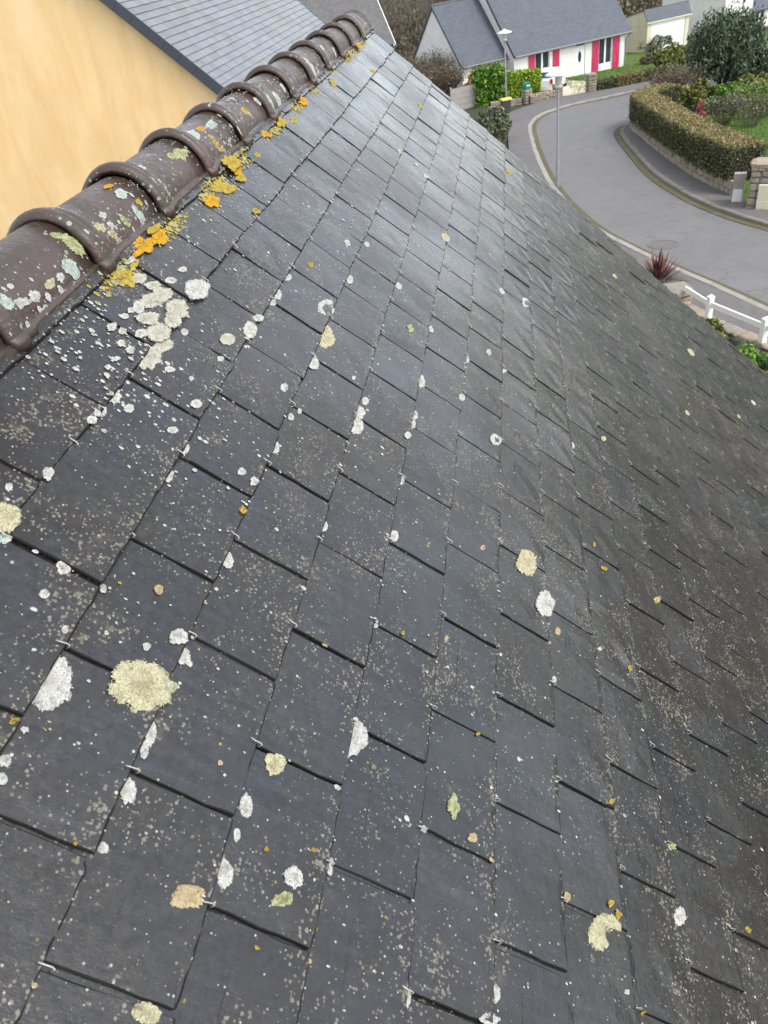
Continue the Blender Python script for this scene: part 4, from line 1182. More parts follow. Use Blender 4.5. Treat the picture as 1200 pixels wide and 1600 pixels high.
def shutter(parent, x0, x1, z0, z1, flip=False):
    n = 4; b = MB(); b.box((x0, -0.050, z0), (x1, -0.022, z1))
    o = b.build('shutter', M['pink'], parent)
    w = (x1 - x0)
    for zz in (z0 + 0.14 * (z1 - z0), z0 + 0.82 * (z1 - z0)):
        r = MB(); r.box((x0 + 0.02, -0.072, zz), (x1 - 0.02, -0.0505, zz + 0.09)); r.build('rail', M['pink'], o)
    r = MB(); za, zb = z0 + 0.14 * (z1 - z0) + 0.10, z0 + 0.82 * (z1 - z0) - 0.01
    xa, xb = (x0 + 0.03, x1 - 0.10) if not flip else (x1 - 0.10, x0 + 0.03)
    r.add([(xa, -0.068, za), (xa + 0.07, -0.068, za), (xb + 0.07, -0.068, zb), (xb, -0.068, zb), (xa, -0.0507, za), (xa + 0.07, -0.0507, za), (xb + 0.07, -0.0507, zb), (xb, -0.0507, zb)],
          [(0, 1, 2, 3), (7, 6, 5, 4), (0, 4, 5, 1), (1, 5, 6, 2), (2, 6, 7, 3), (3, 7, 4, 0)])
    r.build('brace', M['pink'], o)
    return o

RZ = math.radians(-59)
# ---------------- white house with raspberry shutters
WH = empty('white_house', (66.71, -9.13, -9.95), RZ)
tag(WH, 'white house with raspberry pink shutters and two-level slate roof across the road', 'house')
h_win = (-7.86, -6.66, 0.95, 2.13); h_door = (-4.50, -3.62, 0.06, 2.24); h_fw = (-2.42, -1.28, 0.10, 2.24)
mb = MB()
gable_walls(mb, -9.6, 0, 0, 8.4, 2.42, math.radians(43.5), holes=[h_win, h_door, h_fw])
mb.build('wall', M['white_render'], WH)
ov = 0.28
MP = math.radians(43.5)
slen = (4.2 + ov) / math.cos(MP)
zE = 2.42 - ov * math.tan(MP) + 0.10
R1 = slope('roof', M['far_slate'], WH, -9.68, 0.22, -ov, zE, slen, MP)
slope('back_roof', M['far_slate'], WH, -9.68, 0.22, 8.4 + ov, zE, slen - 0.01, MP, True)
for xx in (-9.72,):
    v = MB(); v.box((xx, 0.0, -0.16), (xx + 0.035, slen, 0.012)); v.build('verge', M['verge_slate'], R1)
g = MB(); g.tube([(-9.66, -ov - 0.07, zE - 0.06), (0.2, -ov - 0.07, zE - 0.06)], 0.065, 8); g.build('gutter', M['zinc'], WH)
g = MB(); g.tube([(0.05, -ov - 0.06, zE - 0.10), (-0.1, -0.06, zE - 0.40), (-0.1, -0.06, -0.2)], 0.045, 8); g.build('downpipe', M['zinc'], WH)
casement(WH, *h_win)
casement(WH, *h_fw, door=True)
shutter(WH, -8.42, -7.90, 0.93, 2.13); shutter(WH, -6.40, -5.86, 0.93, 2.18, True)
shutter(WH, -3.04, -2.46, 0.06, 2.24); shutter(WH, -1.22, -0.64, 0.06, 2.24, True)
d = MB(); d.box((h_door[0], 0.06, h_door[2]), (h_door[1], 0.11, h_door[3] - 0.32)); D_ = d.build('door', M['white_paint'], WH)
xm = (h_door[0] + h_door[1]) / 2
o_ = MB()
o_.add([(xm + 0.14 * math.cos(a), 0.052, 1.28 + 0.36 * math.sin(a)) for a in np.linspace(0, 6.283, 20, endpoint=False)] + [(xm + 0.14 * math.cos(a), 0.0585, 1.28 + 0.36 * math.sin(a)) for a in np.linspace(0, 6.283, 20, endpoint=False)],
       [tuple(range(20))] + [(i, (i + 1) % 20, 20 + (i + 1) % 20, 20 + i) for i in range(20)])
o_.build('oval_pane', M['glass'], D_)
hd = MB(); hd.tube([(h_door[0] + 0.1, 0.03, 1.0), (h_door[0] + 0.22, 0.03, 1.0)], 0.012, 6); hd.build('handle', M['zinc'], D_)
t_ = MB(); t_.box((h_door[0], 0.062, h_door[3] - 0.30), (h_door[1], 0.10, h_door[3])); T_ = t_.build('transom', M['white_paint'], WH)
t_ = MB(); t_.box((h_door[0] + 0.08, 0.05, h_door[3] - 0.24), (h_door[1] - 0.08, 0.0605, h_door[3] - 0.06)); t_.build('pane', M['glass'], T_)
# lower wing with the garage
gd = (-12.4, -10.2, -0.1, 1.95)
mb = MB(); gable_walls(mb, -13.2, -9.605, 1.0, 8.7, 2.32, math.radians(41), holes=[gd]); mb.build('wing_wall', M['white_render'], WH)
WPT = math.radians(41)
wl = (3.85 + 0.28) / math.cos(WPT); zW = 2.32 - 0.28 * math.tan(WPT) + 0.10
R2 = slope('wing_roof', M['far_slate'], WH, -13.32, -9.612, 0.72, zW, wl, WPT)
slope('wing_back_roof', M['far_slate'], WH, -13.32, -9.612, 8.98, zW, wl - 0.01, WPT, True)
v = MB(); v.box((-13.36, 0, -0.15), (-13.325, wl, 0.012)); v.build('verge', M['verge_slate'], R2)
zR = zW + wl * math.sin(WPT)
v = MB(); v.tube([(-13.34, 4.85, zR - 0.02), (-9.62, 4.85, zR - 0.02)], 0.085, 8); v.build('ridge', M['brown_slate'], WH)
g = MB(); g.tube([(-13.3, 0.66, zW - 0.06), (-9.7, 0.66, zW - 0.06)], 0.06, 8); g.build('gutter', M['zinc'], WH)
g = MB()
for k in range(5): g.box((gd[0] + 0.02, 1.08, gd[2] + k * 0.41 + 0.004), (gd[1] - 0.02, 1.12, gd[2] + (k + 1) * 0.41 - 0.004))
g.build('garage_door', M['red_door'], WH)
g = MB(); g.box((-12.0, 0.93, 2.05), (-11.86, 0.998, 2.17)); g.build('wall_lamp', M['dark_plastic'], WH)

# ---------------- old brown-grey roof past the end of our ridge
BH = empty('grey_roofed_house', (75.9, 9.2, zg(75.9)), RZ)
tag(BH, 'house showing only an old grey-brown slate roof with a white bargeboard behind the ridge end', 'house')
bz = -7.42 - BH.location[2]
mb = MB(); gable_walls(mb, -12, -0.25, 0.3, 8.3, bz + 0.05, math.radians(47)); mb.build('wall', M['white_render'], BH)
BP = math.radians(47)
bl = 4.32 / math.cos(BP)
R3 = slope('roof', M['brown_slate'], BH, -12.2, 0.0, 0.0, bz, bl, BP)
slope('back_roof', M['brown_slate'], BH, -12.2, 0.0, 8.62, bz, bl - 0.01, BP, True)
v = MB(); v.box((0.003, -0.03, -0.34), (0.06, bl, 0.03)); v.box((-0.16, -0.06, -0.30), (0.0, -0.003, -0.02)); v.build('bargeboard', M['white_paint'], R3)
# cross wing on the left with its valley
v = MB()
a0 = (-12.2, -3.0, bz - 0.3); 
v.add([(-9.2, -3.4, bz + 1.0), (-6.2, -3.4, bz - 2.0), (-6.2, 0.2, bz - 0.2), (-6.2, 1.0, bz + 0.9), (-9.2, 3.6, bz + 4.0), (-12.2, -3.4, bz - 2.0), (-12.2, 1.0, bz + 0.9)],
      [(0, 1, 2, 3, 4), (0, 4, 6, 5)])
v.build('cross_roof', M['brown_slate'], BH)

# ---------------- garage with the white door
GA = empty('garage', (76.0, -15.16, -10.41), RZ)
tag(GA, 'small cream garage with a white up-and-over door and slate-hung front', 'garage')
mb = MB()
wall_holes(mb, -4.15, 0.0, -0.5, 2.25, [(-3.75, -0.35, 0.0, 2.12)], 0.0, 0.12)
mb.poly([(-4.15, 0, -0.5), (-4.15, 5.5, -0.5), (-4.15, 5.5, 1.95), (-4.15, 0.45, 3.05), (-4.15, 0, 2.25)])
mb.poly([(0, 0, -0.5), (0, 0, 2.25), (0, 0.45, 3.05), (0, 5.5, 1.95), (0, 5.5, -0.5)])
mb.poly([(-4.15, 5.5, -0.5), (0, 5.5, -0.5), (0, 5.5, 1.95), (-4.15, 5.5, 1.95)])
mb.build('wall', M['cream_render'], GA)
mb = MB()     # concrete panel ribs on the side wall
for k in range(1, 5): mb.box((-4.19, k * 1.1 - 0.03, -0.5), (-4.152, k * 1.1 + 0.03, 2.9 - k * 0.24))
for zz in (0.45, 0.95, 1.45, 1.95): mb.box((-4.172, 0.02, zz - 0.02), (-4.1515, 5.4 if zz < 1.9 else 4.4, zz + 0.02))
mb.build('panel_rib', M['cream_render'], GA)
s_ = MB(); s_.box((0, 0, -0.06), (4.4, 0.95, 0.0)); s_ = s_.build('front_roof', M['far_slate'], GA); s_.location = (-4.28, -0.10, 2.23); s_.rotation_euler = (math.radians(60), 0, 0)
s_ = MB(); s_.box((-4.25, 0.40, 0), (0.1, 5.75, 0.06)); s_ = s_.build('roof', M['far_slate'], GA); s_.location = (0, 0, 3.13); s_.rotation_euler = (math.radians(-12.3), 0, 0)
g = MB()
g.box((-3.74, 0.05, 0.01), (-0.36, 0.09, 2.11)); gdr = g.build('garage_door', M['white_paint'], GA)
h_ = MB(); h_.box((-2.12, 0.03, 0.9), (-1.98, 0.0495, 0.96)); h_.build('handle', M['dark_plastic'], gdr)
tr = MB(); tr.box((-4.3, -0.14, 2.12), (0.12, -0.02, 2.22)); tr.build('fascia', M['cream_render'], GA)

# ---------------- white house at the right edge
RH = empty('white_house', (80.9, -19.6, zg(80.9)), RZ)
tag(RH, 'white house at the right edge with a dark shuttered window, partly behind the big evergreen', 'house')
mb = MB()
wall_holes(mb, 2.2, 11.0, -1.6, 1.30, [(3.35, 4.35, -0.10, 1.10)], 0.6, 0.12)
mb.poly([(11, 0.6, -1.6), (11, 8, -1.6), (11, 8, 1.3), (11, 4.3, 4.8), (11, 0.6, 1.3)])
mb.build('wall', M['white_render'], RH)
mb = MB(); mb.prism([(-0.85, -1.6), (2.2, -1.6), (2.2, 3.2), (0.67, 4.9), (-0.85, 3.2)], 'y', 0.0, 8.0); mb.build('wing_wall', M['white_render'], RH)
mb = MB()
mb.add([(-1.1, -0.2, 2.98), (0.67, -0.2, 4.98), (0.67, 8.2, 4.98), (-1.1, 8.2, 2.98), (2.45, -0.2, 2.98), (2.45, 8.2, 2.98)], [(0, 1, 2, 3), (1, 4, 5, 2)])
mb.build('wing_roof', M['far_slate'], RH)
slope('roof', M['far_slate'], RH, 2.205, 11.2, 0.35, 1.18, 5.2, math.radians(43))
casement(RH, 3.35, 4.35, -0.10, 1.10, 0.68)
s_ = MB(); s_.box((2.72, 0.53, -0.12), (3.3, 0.575, 1.12)); s_.build('shutter', M['verge_slate'], RH)

# ------------------------------------------------------------------ stone walls and pillars
def stone_mesh(seed):
    r = np.random.default_rng(seed)
    mb = MB(); mb.box((-.5, -.5, -.5), (.5, .5, .5))
    import bmesh
    bm = bmesh.new(); me = mb.mesh('stone'); bm.from_mesh(me)
    bmesh.ops.bevel(bm, geom=bm.edges[:], offset=0.16, segments=1, affect='EDGES')
    for v in bm.verts: v.co += Vector(r.normal(0, 0.045, 3))
    bm.to_mesh(me); bm.free(); me.update()
    me.materials.append(M['stone'])
    return me
STONES = [stone_mesh(k) for k in range(7)]
SR = np.random.default_rng(17)

def stone_pillar(name, label, loc, rz, w, d, h, course=0.17, group=None, cap=True):
    e = empty(name, loc, rz); tag(e, label, 'pillar', group)
    mb = MB(); mb.box((-w / 2 + .03, -d / 2 + .03, -0.3), (w / 2 - .03, d / 2 - .03, h - 0.03)); mb.build('core', M['stone_core'], e)
    z = 0.0
    while z < h - 0.05:
        hh_ = min(course * SR.uniform(0.8, 1.25), h - z)
        for fx, fy, ln, ax in ((0, -1, w, 0), (-1, 0, d, 1), (1, 0, d, 1), (0, 1, w, 0)):
            s = -ln / 2
            while s < ln / 2 - 0.04:
                q = min(SR.uniform(0.16, 0.36), ln / 2 - s)
                if ln / 2 - s - q < 0.08: q = ln / 2 - s
                c = s + q / 2
                p = (c, fy * (d / 2 - 0.05), z + hh_ / 2) if ax == 0 else (fx * (w / 2 - 0.05), c, z + hh_ / 2)
                link('stone', STONES[SR.integers(7)], None, e, p, (SR.normal(0, .03), SR.normal(0, .07), (0 if ax == 0 else math.pi / 2) + SR.normal(0, .05)), (q - 0.012, 0.13 + SR.uniform(-.02, .03), (hh_ - 0.014) * SR.uniform(.82, 1.05)))
                s += q
        z += hh_
    if cap:
        link('cap_stone', STONES[2], None, e, (0, 0, h + 0.04), (0, 0, 0), (w + 0.08, d + 0.08, 0.12))
    return e

def stone_wall(name, label, P, h, t=0.28, course=0.15, top=True, skip=None, width=(0.14, 0.30)):
    """low wall along the 2D line P; its face stones and top stones are pieces"""
    P = resample(P, max(3, int(length(P) / 0.5)))
    e = empty(name, (P[0][0], P[0][1], zg(P[0][0]))); tag(e, label, 'wall')
    ox, oy, oz = e.location
    mb = MB(); Q = offset(P, -t)
    for a, b in zip(P, Q):
        for p, z in ((a, -0.2), (a, h - .03), (b, h - .03), (b, -0.2)): mb.v.append((p[0] - ox, p[1] - oy, zg(p[0]) + z - oz))
    for i in range(len(P) - 1):
        for k in range(3): mb.f.append((4 * i + k, 4 * i + 4 + k, 4 * i + 5 + k, 4 * i + 1 + k))
    mb.build('core', M['stone_core'], e)
    L = length(P); S = np.concatenate([[0], np.cumsum(np.linalg.norm(np.diff(P, axis=0), axis=1))])
    def at_(s):
        x = np.interp(s, S, P[:, 0]); y = np.interp(s, S, P[:, 1]); x2 = np.interp(s + .05, S, P[:, 0]); y2 = np.interp(s + .05, S, P[:, 1])
        if s + .05 > L: x2, y2 = 2 * x - np.interp(s - .05, S, P[:, 0]), 2 * y - np.interp(s - .05, S, P[:, 1])
        return x, y, math.atan2(y2 - y, x2 - x)
    rows = max(1, int(round(h / course))); cnt = 0
    for r in range(rows + (1 if top else 0)):
        s = 0.0
        while s < L - 0.05:
            q = min(SR.uniform(*width), L - s)
            x, y, a = at_(s + q / 2)
            if r < rows:
                hh_ = h / rows
                nx_, ny_ = math.sin(a), -math.cos(a)
                p = (x + nx_ * 0.035 - ox, y + ny_ * 0.035 - oy, zg(x) + (r + .5) * hh_ - oz); sc = (q - .015, 0.13 + SR.uniform(-.03, .05), hh_ * SR.uniform(0.78, 1.12))
            else:
                nx_, ny_ = math.sin(a), -math.cos(a)
                p = (x + nx_ * t / 2 - ox, y + ny_ * t / 2 - oy, zg(x) + h + 0.02 - oz); sc = (q - .01, t + 0.03, 0.10)
            link('stone', STONES[SR.integers(7)], None, e, p, (SR.normal(0, .04), SR.normal(0, .09), a + SR.normal(0, .06)), sc); cnt += 1
            s += q
    return e

# retaining wall under the long hedge (seen from the road)
WI = resample(WALL_IN, 200)
i0 = int(np.argmin(np.abs(WI[:, 0] - 26.6))); i1 = int(np.argmin(np.linalg.norm(WI - np.array((42.0, -7.2)), axis=1)))
stone_wall('retaining_wall', 'low rough granite retaining wall under the long curved hedge', WI[i0:i1], 0.52, 0.3, 0.26, False, width=(0.12, 0.40))
# pillar with the meter boxes
PL = stone_pillar('gate_pillar', 'broad granite gate pillar with white meter boxes at the end of the curved hedge', (25.2, -8.35, zg(25.2)), math.radians(-107), 0.95, 0.75, 1.30, 0.2)
mb = MB(); mb.box((-0.17, -0.44, -0.02), (0.17, -0.392, 0.80)); bx_ = mb.build('meter_box', M['white_paint'], PL)
bx_.location = (-0.05, -0.05, 0.05)
mb = MB(); mb.box((-0.15, -0.452, 0.02), (0.15, -0.4405, 0.30)); mb.box((-0.15, -0.452, 0.33), (0.15, -0.4405, 0.77)); mb.build('meter_door', M['cream_render'], bx_)
mc = empty('meter_cabinet', (25.95, -7.72, zg(25.95)), math.radians(-107))
mb = MB(); mb.box((-0.17, -0.12, -0.05), (0.17, 0.12, 0.95)); mb.build('body', M['wood'], mc)
mb = MB(); mb.box((-0.14, -0.15, 0.05), (0.14, -0.1225, 0.50)); mb.build('door', M['white_paint'], mc)
tag(mc, 'narrow grey meter cabinet with a white door between hedge and gate pillar', 'cabinet')

# walls and pillars at the white house drive
stone_pillar('gate_pillar', 'granite gate pillar with the green letter box on top, before the bright hedge', (53.45, -1.62, zg(53.45)), -0.9, 0.46, 0.46, 0.86, 0.16, cap=False)
stone_pillar('gate_pillar', 'granite pillar right behind the near street lamp, left of the gravel drive', (54.35, -3.55, zg(54.35)), -1.1, 0.5, 0.45, 0.72, 0.16)
stone_pillar('gate_pillar', 'granite gate pillar right of the gravel drive, beside the low hedge', (54.75, -5.62, zg(54.75)), -1.2, 0.5, 0.5, 1.0, 0.16)
stone_wall('garden_wall', 'low sloping stone wall linking two gate pillars before the bright hedge', np.array([(54.0, -3.4), (53.6, -2.6), (53.1, -1.85)]), 0.42, 0.3, 0.16)
stone_wall('garden_wall', 'low stone wall at the foot of the two bright hedges by the far lamp', np.array([(53.2, -1.3), (53.0, -0.4), (52.9, 0.6)]), 0.30, 0.3, 0.16)
lb = empty('letter_box', (53.45, -1.62, zg(53.45) + 0.86), -0.9)
mb = MB(); mb.prism([(-.20, 0), (.20, 0), (.20, .20), (.12, .31), (-.12, .31), (-.20, .20)], 'y', -.17, .17); mb.build('body', M['green_plastic'], lb)
mb = MB(); mb.box((-.14, -.183, .14), (.14, -.1715, .19)); mb.build('slot', M['white_paint'], lb)
tag(lb, 'green letter box on a granite pillar before the bright hedge', 'letter box')

# wall and white fence in the near front garden
stone_wall('garden_wall', 'low stone garden wall topped by the white fence near the purple plant', np.array([(11.4, -6.91), (12.88, -6.12), (14.27, -5.38), (15.65, -4.64), (16.6, -4.32), (17.3, -4.12)]), 0.36, 0.28, 0.18)
stone_pillar('wall_pier', 'short mossy stone pier ending the white fence at the purple plant', (16.95, -4.36, zg(16.95)), 0.3, 0.55, 0.42, 0.62, 0.2)
WF = empty('white_fence', (14.3, -5.7, zg(14.3) + 0.36), 0); tag(WF, 'white post-and-rail fence on the low stone garden wall', 'fence')
fp = [(16.7, -4.45), (15.65, -4.77), (14.27, -5.50), (12.88, -6.24), (11.5, -6.98)]
for (ax, ay) in fp[1:]:
    z = zg(ax) + 0.36 - WF.location[2]
    mb = MB(); mb.box((-.055, -.055, -0.02), (.055, .055, 0.56)); mb.add([(-.065, -.065, .562), (.065, -.065, .562), (.065, .065, .562), (-.065, .065, .562), (0, 0, .62)], [(0, 1, 4), (1, 2, 4), (2, 3, 4), (3, 0, 4), (3, 2, 1, 0)])
    p = mb.build('post', M['white_paint'], WF); p.location = (ax - WF.location[0], ay - WF.location[1], z); p.rotation_euler = (0, 0, math.atan2(-0.7, -1.45))
for (a, b) in zip(fp[:-1], fp[1:]):
    za, zb = zg(a[0]) + 0.36 + 0.40, zg(b[0]) + 0.36 + 0.40
    A = Vector((a[0], a[1], za)) - WF.location; B = Vector((b[0], b[1], zb)) - WF.location
    dd = (B - A); n_ = Vector((-dd.y, dd.x, 0)).normalized() * 0.022
    A += dd * 0.032; B -= dd * 0.032
    mb = MB(); u_ = Vector((0, 0, 0.055))
    mb.add([A - n_ - u_, A + n_ - u_, A + n_ + u_, A - n_ + u_, B - n_ - u_, B + n_ - u_, B + n_ + u_, B - n_ + u_], [(0, 1, 2, 3), (7, 6, 5, 4), (0, 4, 5, 1), (1, 5, 6, 2), (2, 6, 7, 3), (3, 7, 4, 0)])
    mb.build('rail', M['white_paint'], WF)

# ------------------------------------------------------------------ street lamps
def street_lamp(loc, h, label, r=0.46):
    e = empty('street_lamp', loc); tag(e, label, 'street lamp', 'street lamps along the bend')
    mb = MB(); mb.tube([(0, 0, -0.1), (0, 0, 1.0), (0, 0, 1.02), (0, 0, h - 0.62)], [0.062, 0.058, 0.046, 0.036], 12); mb.build('post', M['galv'], e)
    mb = MB(); mb.lathe([(0.055, h - 0.66), (0.13, h - 0.60), (0.14, h - 0.55), (0.10, h - 0.52)], 18); mb.build('collar', M['lamp_white'], e, True)
    mb = MB(); mb.lathe([(0.10, h - 0.52), (0.115, h - 0.48), (0.135, h - 0.24), (0.12, h - 0.20)], 18); mb.build('diffuser', M['lamp_glass'], e, True)
    mb = MB(); mb.lathe([(0.10, h - 0.21), (r, h - 0.205), (r + 0.012, h - 0.185), (r * 0.82, h - 0.135), (r * 0.45, h - 0.08), (r * 0.22, h - 0.03), (0.05, h), (0.01, h + 0.01)], 28); mb.build('lamp_shade', M['lamp_white'], e, True)
    return e
street_lamp((30.51, -2.37, zg(30.51)), 4.02, 'near street lamp with broad white disc shade, rising past the roof verge')
street_lamp((54.4, -0.35, zg(54.4)), 4.1, 'far street lamp with white disc shade in front of the white house roof')
e = empty('lamp_pole', (82.5, -18.4, zg(82.5)))
mb = MB(); mb.tube([(0, 0, -.1), (0, 0, 6.5)], [0.07, 0.045], 10); mb.build('post', M['galv'], e)
mb = MB(); mb.tube([(0, 0, 6.5), (0.1, -0.3, 6.75), (0.2, -0.8, 6.8)], 0.035, 8); mb.build('arm', M['galv'], e)
tag(e, 'thin grey pole rising behind the big dark evergreen', 'pole')

# ------------------------------------------------------------------ white car on the drive
def car():
    e = empty('parked_car', (58.6, -3.35, zg(58.6)), math.radians(-20))
    tag(e, 'small white car with red tail lamps parked on the drive behind the bright hedge', 'car')
    # x forward, seen from behind-left; body lofted from cross sections
    e.scale = (.87, .87, .87)
    prof = [(-1.95, .42, .95, .66), (-1.9, .30, 1.05, .76), (-1.55, .22, 1.12, .82), (-0.2, .20, 1.12, .84), (0.85, .20, 1.02, .84), (1.6, .24, .86, .80), (1.95, .34, .70, .66)]
    mb = MB()
    for x, zb, zt, w in prof:
        for y, z in ((-w, zb + .08), (-w, zt - .12), (-w + .08, zt), (w - .08, zt), (w, zt - .12), (w, zb + .08), (w - .1, zb), (-w + .1, zb)): mb.v.append((x, y, z))
    for i in range(len(prof) - 1):
        for k in range(8): mb.f.append((8 * i + k, 8 * i + (k + 1) % 8, 8 * i + 8 + (k + 1) % 8, 8 * i + 8 + k))
    mb.f.append(tuple(range(8))); mb.f.append(tuple(8 * (len(prof) - 1) + k for k in range(8))[::-1])
    body = mb.build('body', M['car_paint'], e)
    mb = MB()
    cab = [(-1.80, 1.08, .72), (-1.45, 1.50, .60), (0.15, 1.52, .60), (0.95, 1.0, .74)]
    for x, z, w in cab: mb.v += [(x, -w, z), (x, w, z)]
    b0 = len(mb.v)
    for x, z, w in cab: mb.v += [(x, -.76, 1.02), (x, .76, 1.02)]
    for i in range(3):
        mb.f.append((2 * i, 2 * i + 1, 2 * i + 3, 2 * i + 2))
        mb.f.append((2 * i, 2 * i + 2, b0 + 2 * i + 2, b0 + 2 * i)); mb.f.append((2 * i + 1, b0 + 2 * i + 1, b0 + 2 * i + 3, 2 * i + 3))
    mb.build('cabin', M['car_paint'], e)
    mb = MB(); mb.poly([(-1.81, -.58, 1.14), (-1.81, .58, 1.14), (-1.50, .50, 1.46), (-1.50, -.50, 1.46)]); mb.build('rear_window', M['glass'], e)
    mb = MB(); mb.poly([(0.28, -.55, 1.46), (0.28, .55, 1.46), (0.93, .66, 1.06), (0.93, -.66, 1.06)]); mb.build('windscreen', M['glass'], e)
    for s in (-1, 1):
        mb = MB(); mb.poly([(-1.45, s * .735, 1.10), (-0.4, s * .745, 1.10), (-0.4, s * .65, 1.44), (-1.3, s * .65, 1.44)]); mb.poly([(-0.32, s * .745, 1.10), (0.62, s * .755, 1.10), (0.15, s * .65, 1.44), (-0.32, s * .65, 1.44)]); mb.build('side_window', M['glass'], e)
        mb = MB(); mb.box((-1.985, s * .62 - .1, .74), (-1.93, s * .62 + .1, 1.06)); mb.build('tail_lamp', M['tail_red'], e)
        for x in (-1.25, 1.2):
            w = MB(); w.lathe([(.20, -.10), (.30, -.10), (.31, -.06), (.31, .06), (.30, .10), (.20, .10)], 18); wo_ = w.build('wheel', M['rubber'], e, loc=(x, s * .74, .31), rot=(math.pi / 2, 0, 0))
            r = MB(); r.lathe([(.02, -.106), (.19, -.104), (.19, .104), (.02, .106)], 14); r.build('rim', M['galv'], wo_)
    for k in range(7):     # pink decals on the side that faces us
        x = -0.9 + 0.3 * k; z = .62 + .22 * math.sin(k * 2.1)
        mb = MB(); mb.poly([(x + .10 * math.cos(a), -.848, z + .09 * math.sin(a)) for a in np.linspace(0, 6.283, 9, endpoint=False)]); mb.build('decal', M['pink'], body)
    mb = MB(); mb.box((-2.0, -.25, .52), (-1.955, .25, .62)); mb.build('number_plate', M['white_paint'], e)
    return e
car()

# ------------------------------------------------------------------ bin, board fence
e = empty('wheeled_bin', (50.6, -0.33, zg(50.6) + 0.105), 0.4); tag(e, 'dark wheeled bin with yellow lid at the foot of the far street lamp', 'bin')
mb = MB(); mb.add([(-.2, -.2, 0), (.2, -.2, 0), (.2, .2, 0), (-.2, .2, 0), (-.26, -.26, .62), (.26, -.26, .62), (.26, .26, .62), (-.26, .26, .62)], [(3, 2, 1, 0), (4, 5, 6, 7), (0, 1, 5, 4), (1, 2, 6, 5), (2, 3, 7, 6), (3, 0, 4, 7)]); mb.build('body', M['dark_plastic'], e)
mb = MB(); mb.prism([(-.30, .625), (.30, .625), (.30, .66), (.16, .71), (-.16, .71), (-.30, .66)], 'y', -.30, .30); mb.build('lid', M['yellow_lid'], e)
for s in (-1, 1):
    mb = MB(); mb.tube([(s * .20, .24, .09), (s * .26, .24, .09)], .09, 12); mb.build('wheel', M['rubber'], e)
e = empty('board_fence', (54.6, 1.9, zg(54.6)), RZ); tag(e, 'weathered grey board fence panel beside the laurel hedge', 'fence')
for k in range(4):
    mb = MB(); mb.box((-1.4, -.02, 0.02 + k * .33), (0.55, .015, .33 + k * .33)); mb.build('board', M['wood'], e)
for x in (-1.4, 0.57):
    mb = MB(); mb.box((x - .04, -.05, -.1), (x + .04, .05, 1.42)); mb.build('post', M['wood'], e)

# ------------------------------------------------------------------ plants
def box_points(n, P, w0, w1, z0, z1, rng, faces=('top', 'in', 'out', 'ends'), jit=0.05):
    """points on the skin of a clipped hedge that follows the 2D line P (side offsets w0..w1)"""
    L = length(P); S = np.concatenate([[0], np.cumsum(np.linalg.norm(np.diff(P, axis=0), axis=1))])
    T = np.gradient(P, axis=0); T /= np.linalg.norm(T, axis=1)[:, None]; Nn = np.stack([-T[:, 1], T[:, 0]], 1)
    areas = {'top': L * abs(w1 - w0), 'in': L * (z1 - z0), 'out': L * (z1 - z0), 'ends': 2 * abs(w1 - w0) * (z1 - z0)}
    tot = sum(areas[f] for f in faces); out = []
    for f in faces:
        k = int(n * areas[f] / tot); s = rng.uniform(0, L, k)
        if f == 'ends': s = np.where(rng.random(k) < .5, 0, L)
        o = {'top': rng.uniform(min(w0, w1), max(w0, w1), k), 'in': np.full(k, w0), 'out': np.full(k, w1), 'ends': rng.uniform(min(w0, w1), max(w0, w1), k)}[f]
        z = np.full(k, z1) if f == 'top' else z0 + (z1 - z0) * rng.random(k)
        x = np.interp(s, S, P[:, 0]); y = np.interp(s, S, P[:, 1]); nx_ = np.interp(s, S, Nn[:, 0]); ny_ = np.interp(s, S, Nn[:, 1])
        p = np.stack([x + nx_ * o, y + ny_ * o, z - 6.61 - 0.05 * x], 1)
        p += rng.normal(0, jit, p.shape)
        out.append(p)
    return np.concatenate(out)

def hedge(name, label, P, w0, w1, z0, z1, n, size, side, top, seed, aspect=1.6, jit=0.05, cat='hedge', topjit=0.05):
    rng = np.random.default_rng(seed); P = resample(np.array(P, float), 40)
    e = empty(name, (P[0][0], P[0][1], zg(P[0][0]) + z0)); tag(e, label, cat)
    ox = np.array(e.location)
    at = sum
    L = length(P); at_top = L * abs(w1 - w0); at_side = 2 * L * (z1 - z0)
    nt_ = int(n * at_top / (at_top + at_side))
    V = leaf_quads(box_points(n - nt_, P, w0, w1, z0, z1 - .02, rng, ('in', 'out', 'ends'), jit) - ox, size, aspect, 0.3, rng)
    link('foliage', quads_mesh('foliage', V), side, e)
    V = leaf_quads(box_points(nt_, P, w0, w1, z0, z1, rng, ('top',), topjit) - ox, size, aspect, 0.2, rng)
    link('clipped_top', quads_mesh('clipped_top', V), top, e)
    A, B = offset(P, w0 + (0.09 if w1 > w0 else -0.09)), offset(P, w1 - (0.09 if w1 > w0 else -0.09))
    mb = kerb_mesh(A, B, z0 - 0.05, z1 - 0.09); mb.v = [tuple(np.array(v) - ox) for v in mb.v]; mb.build('shade_core', M['core'], e)  # solid dark filler box: painted inner shade, stops the view through the leaves
    return e

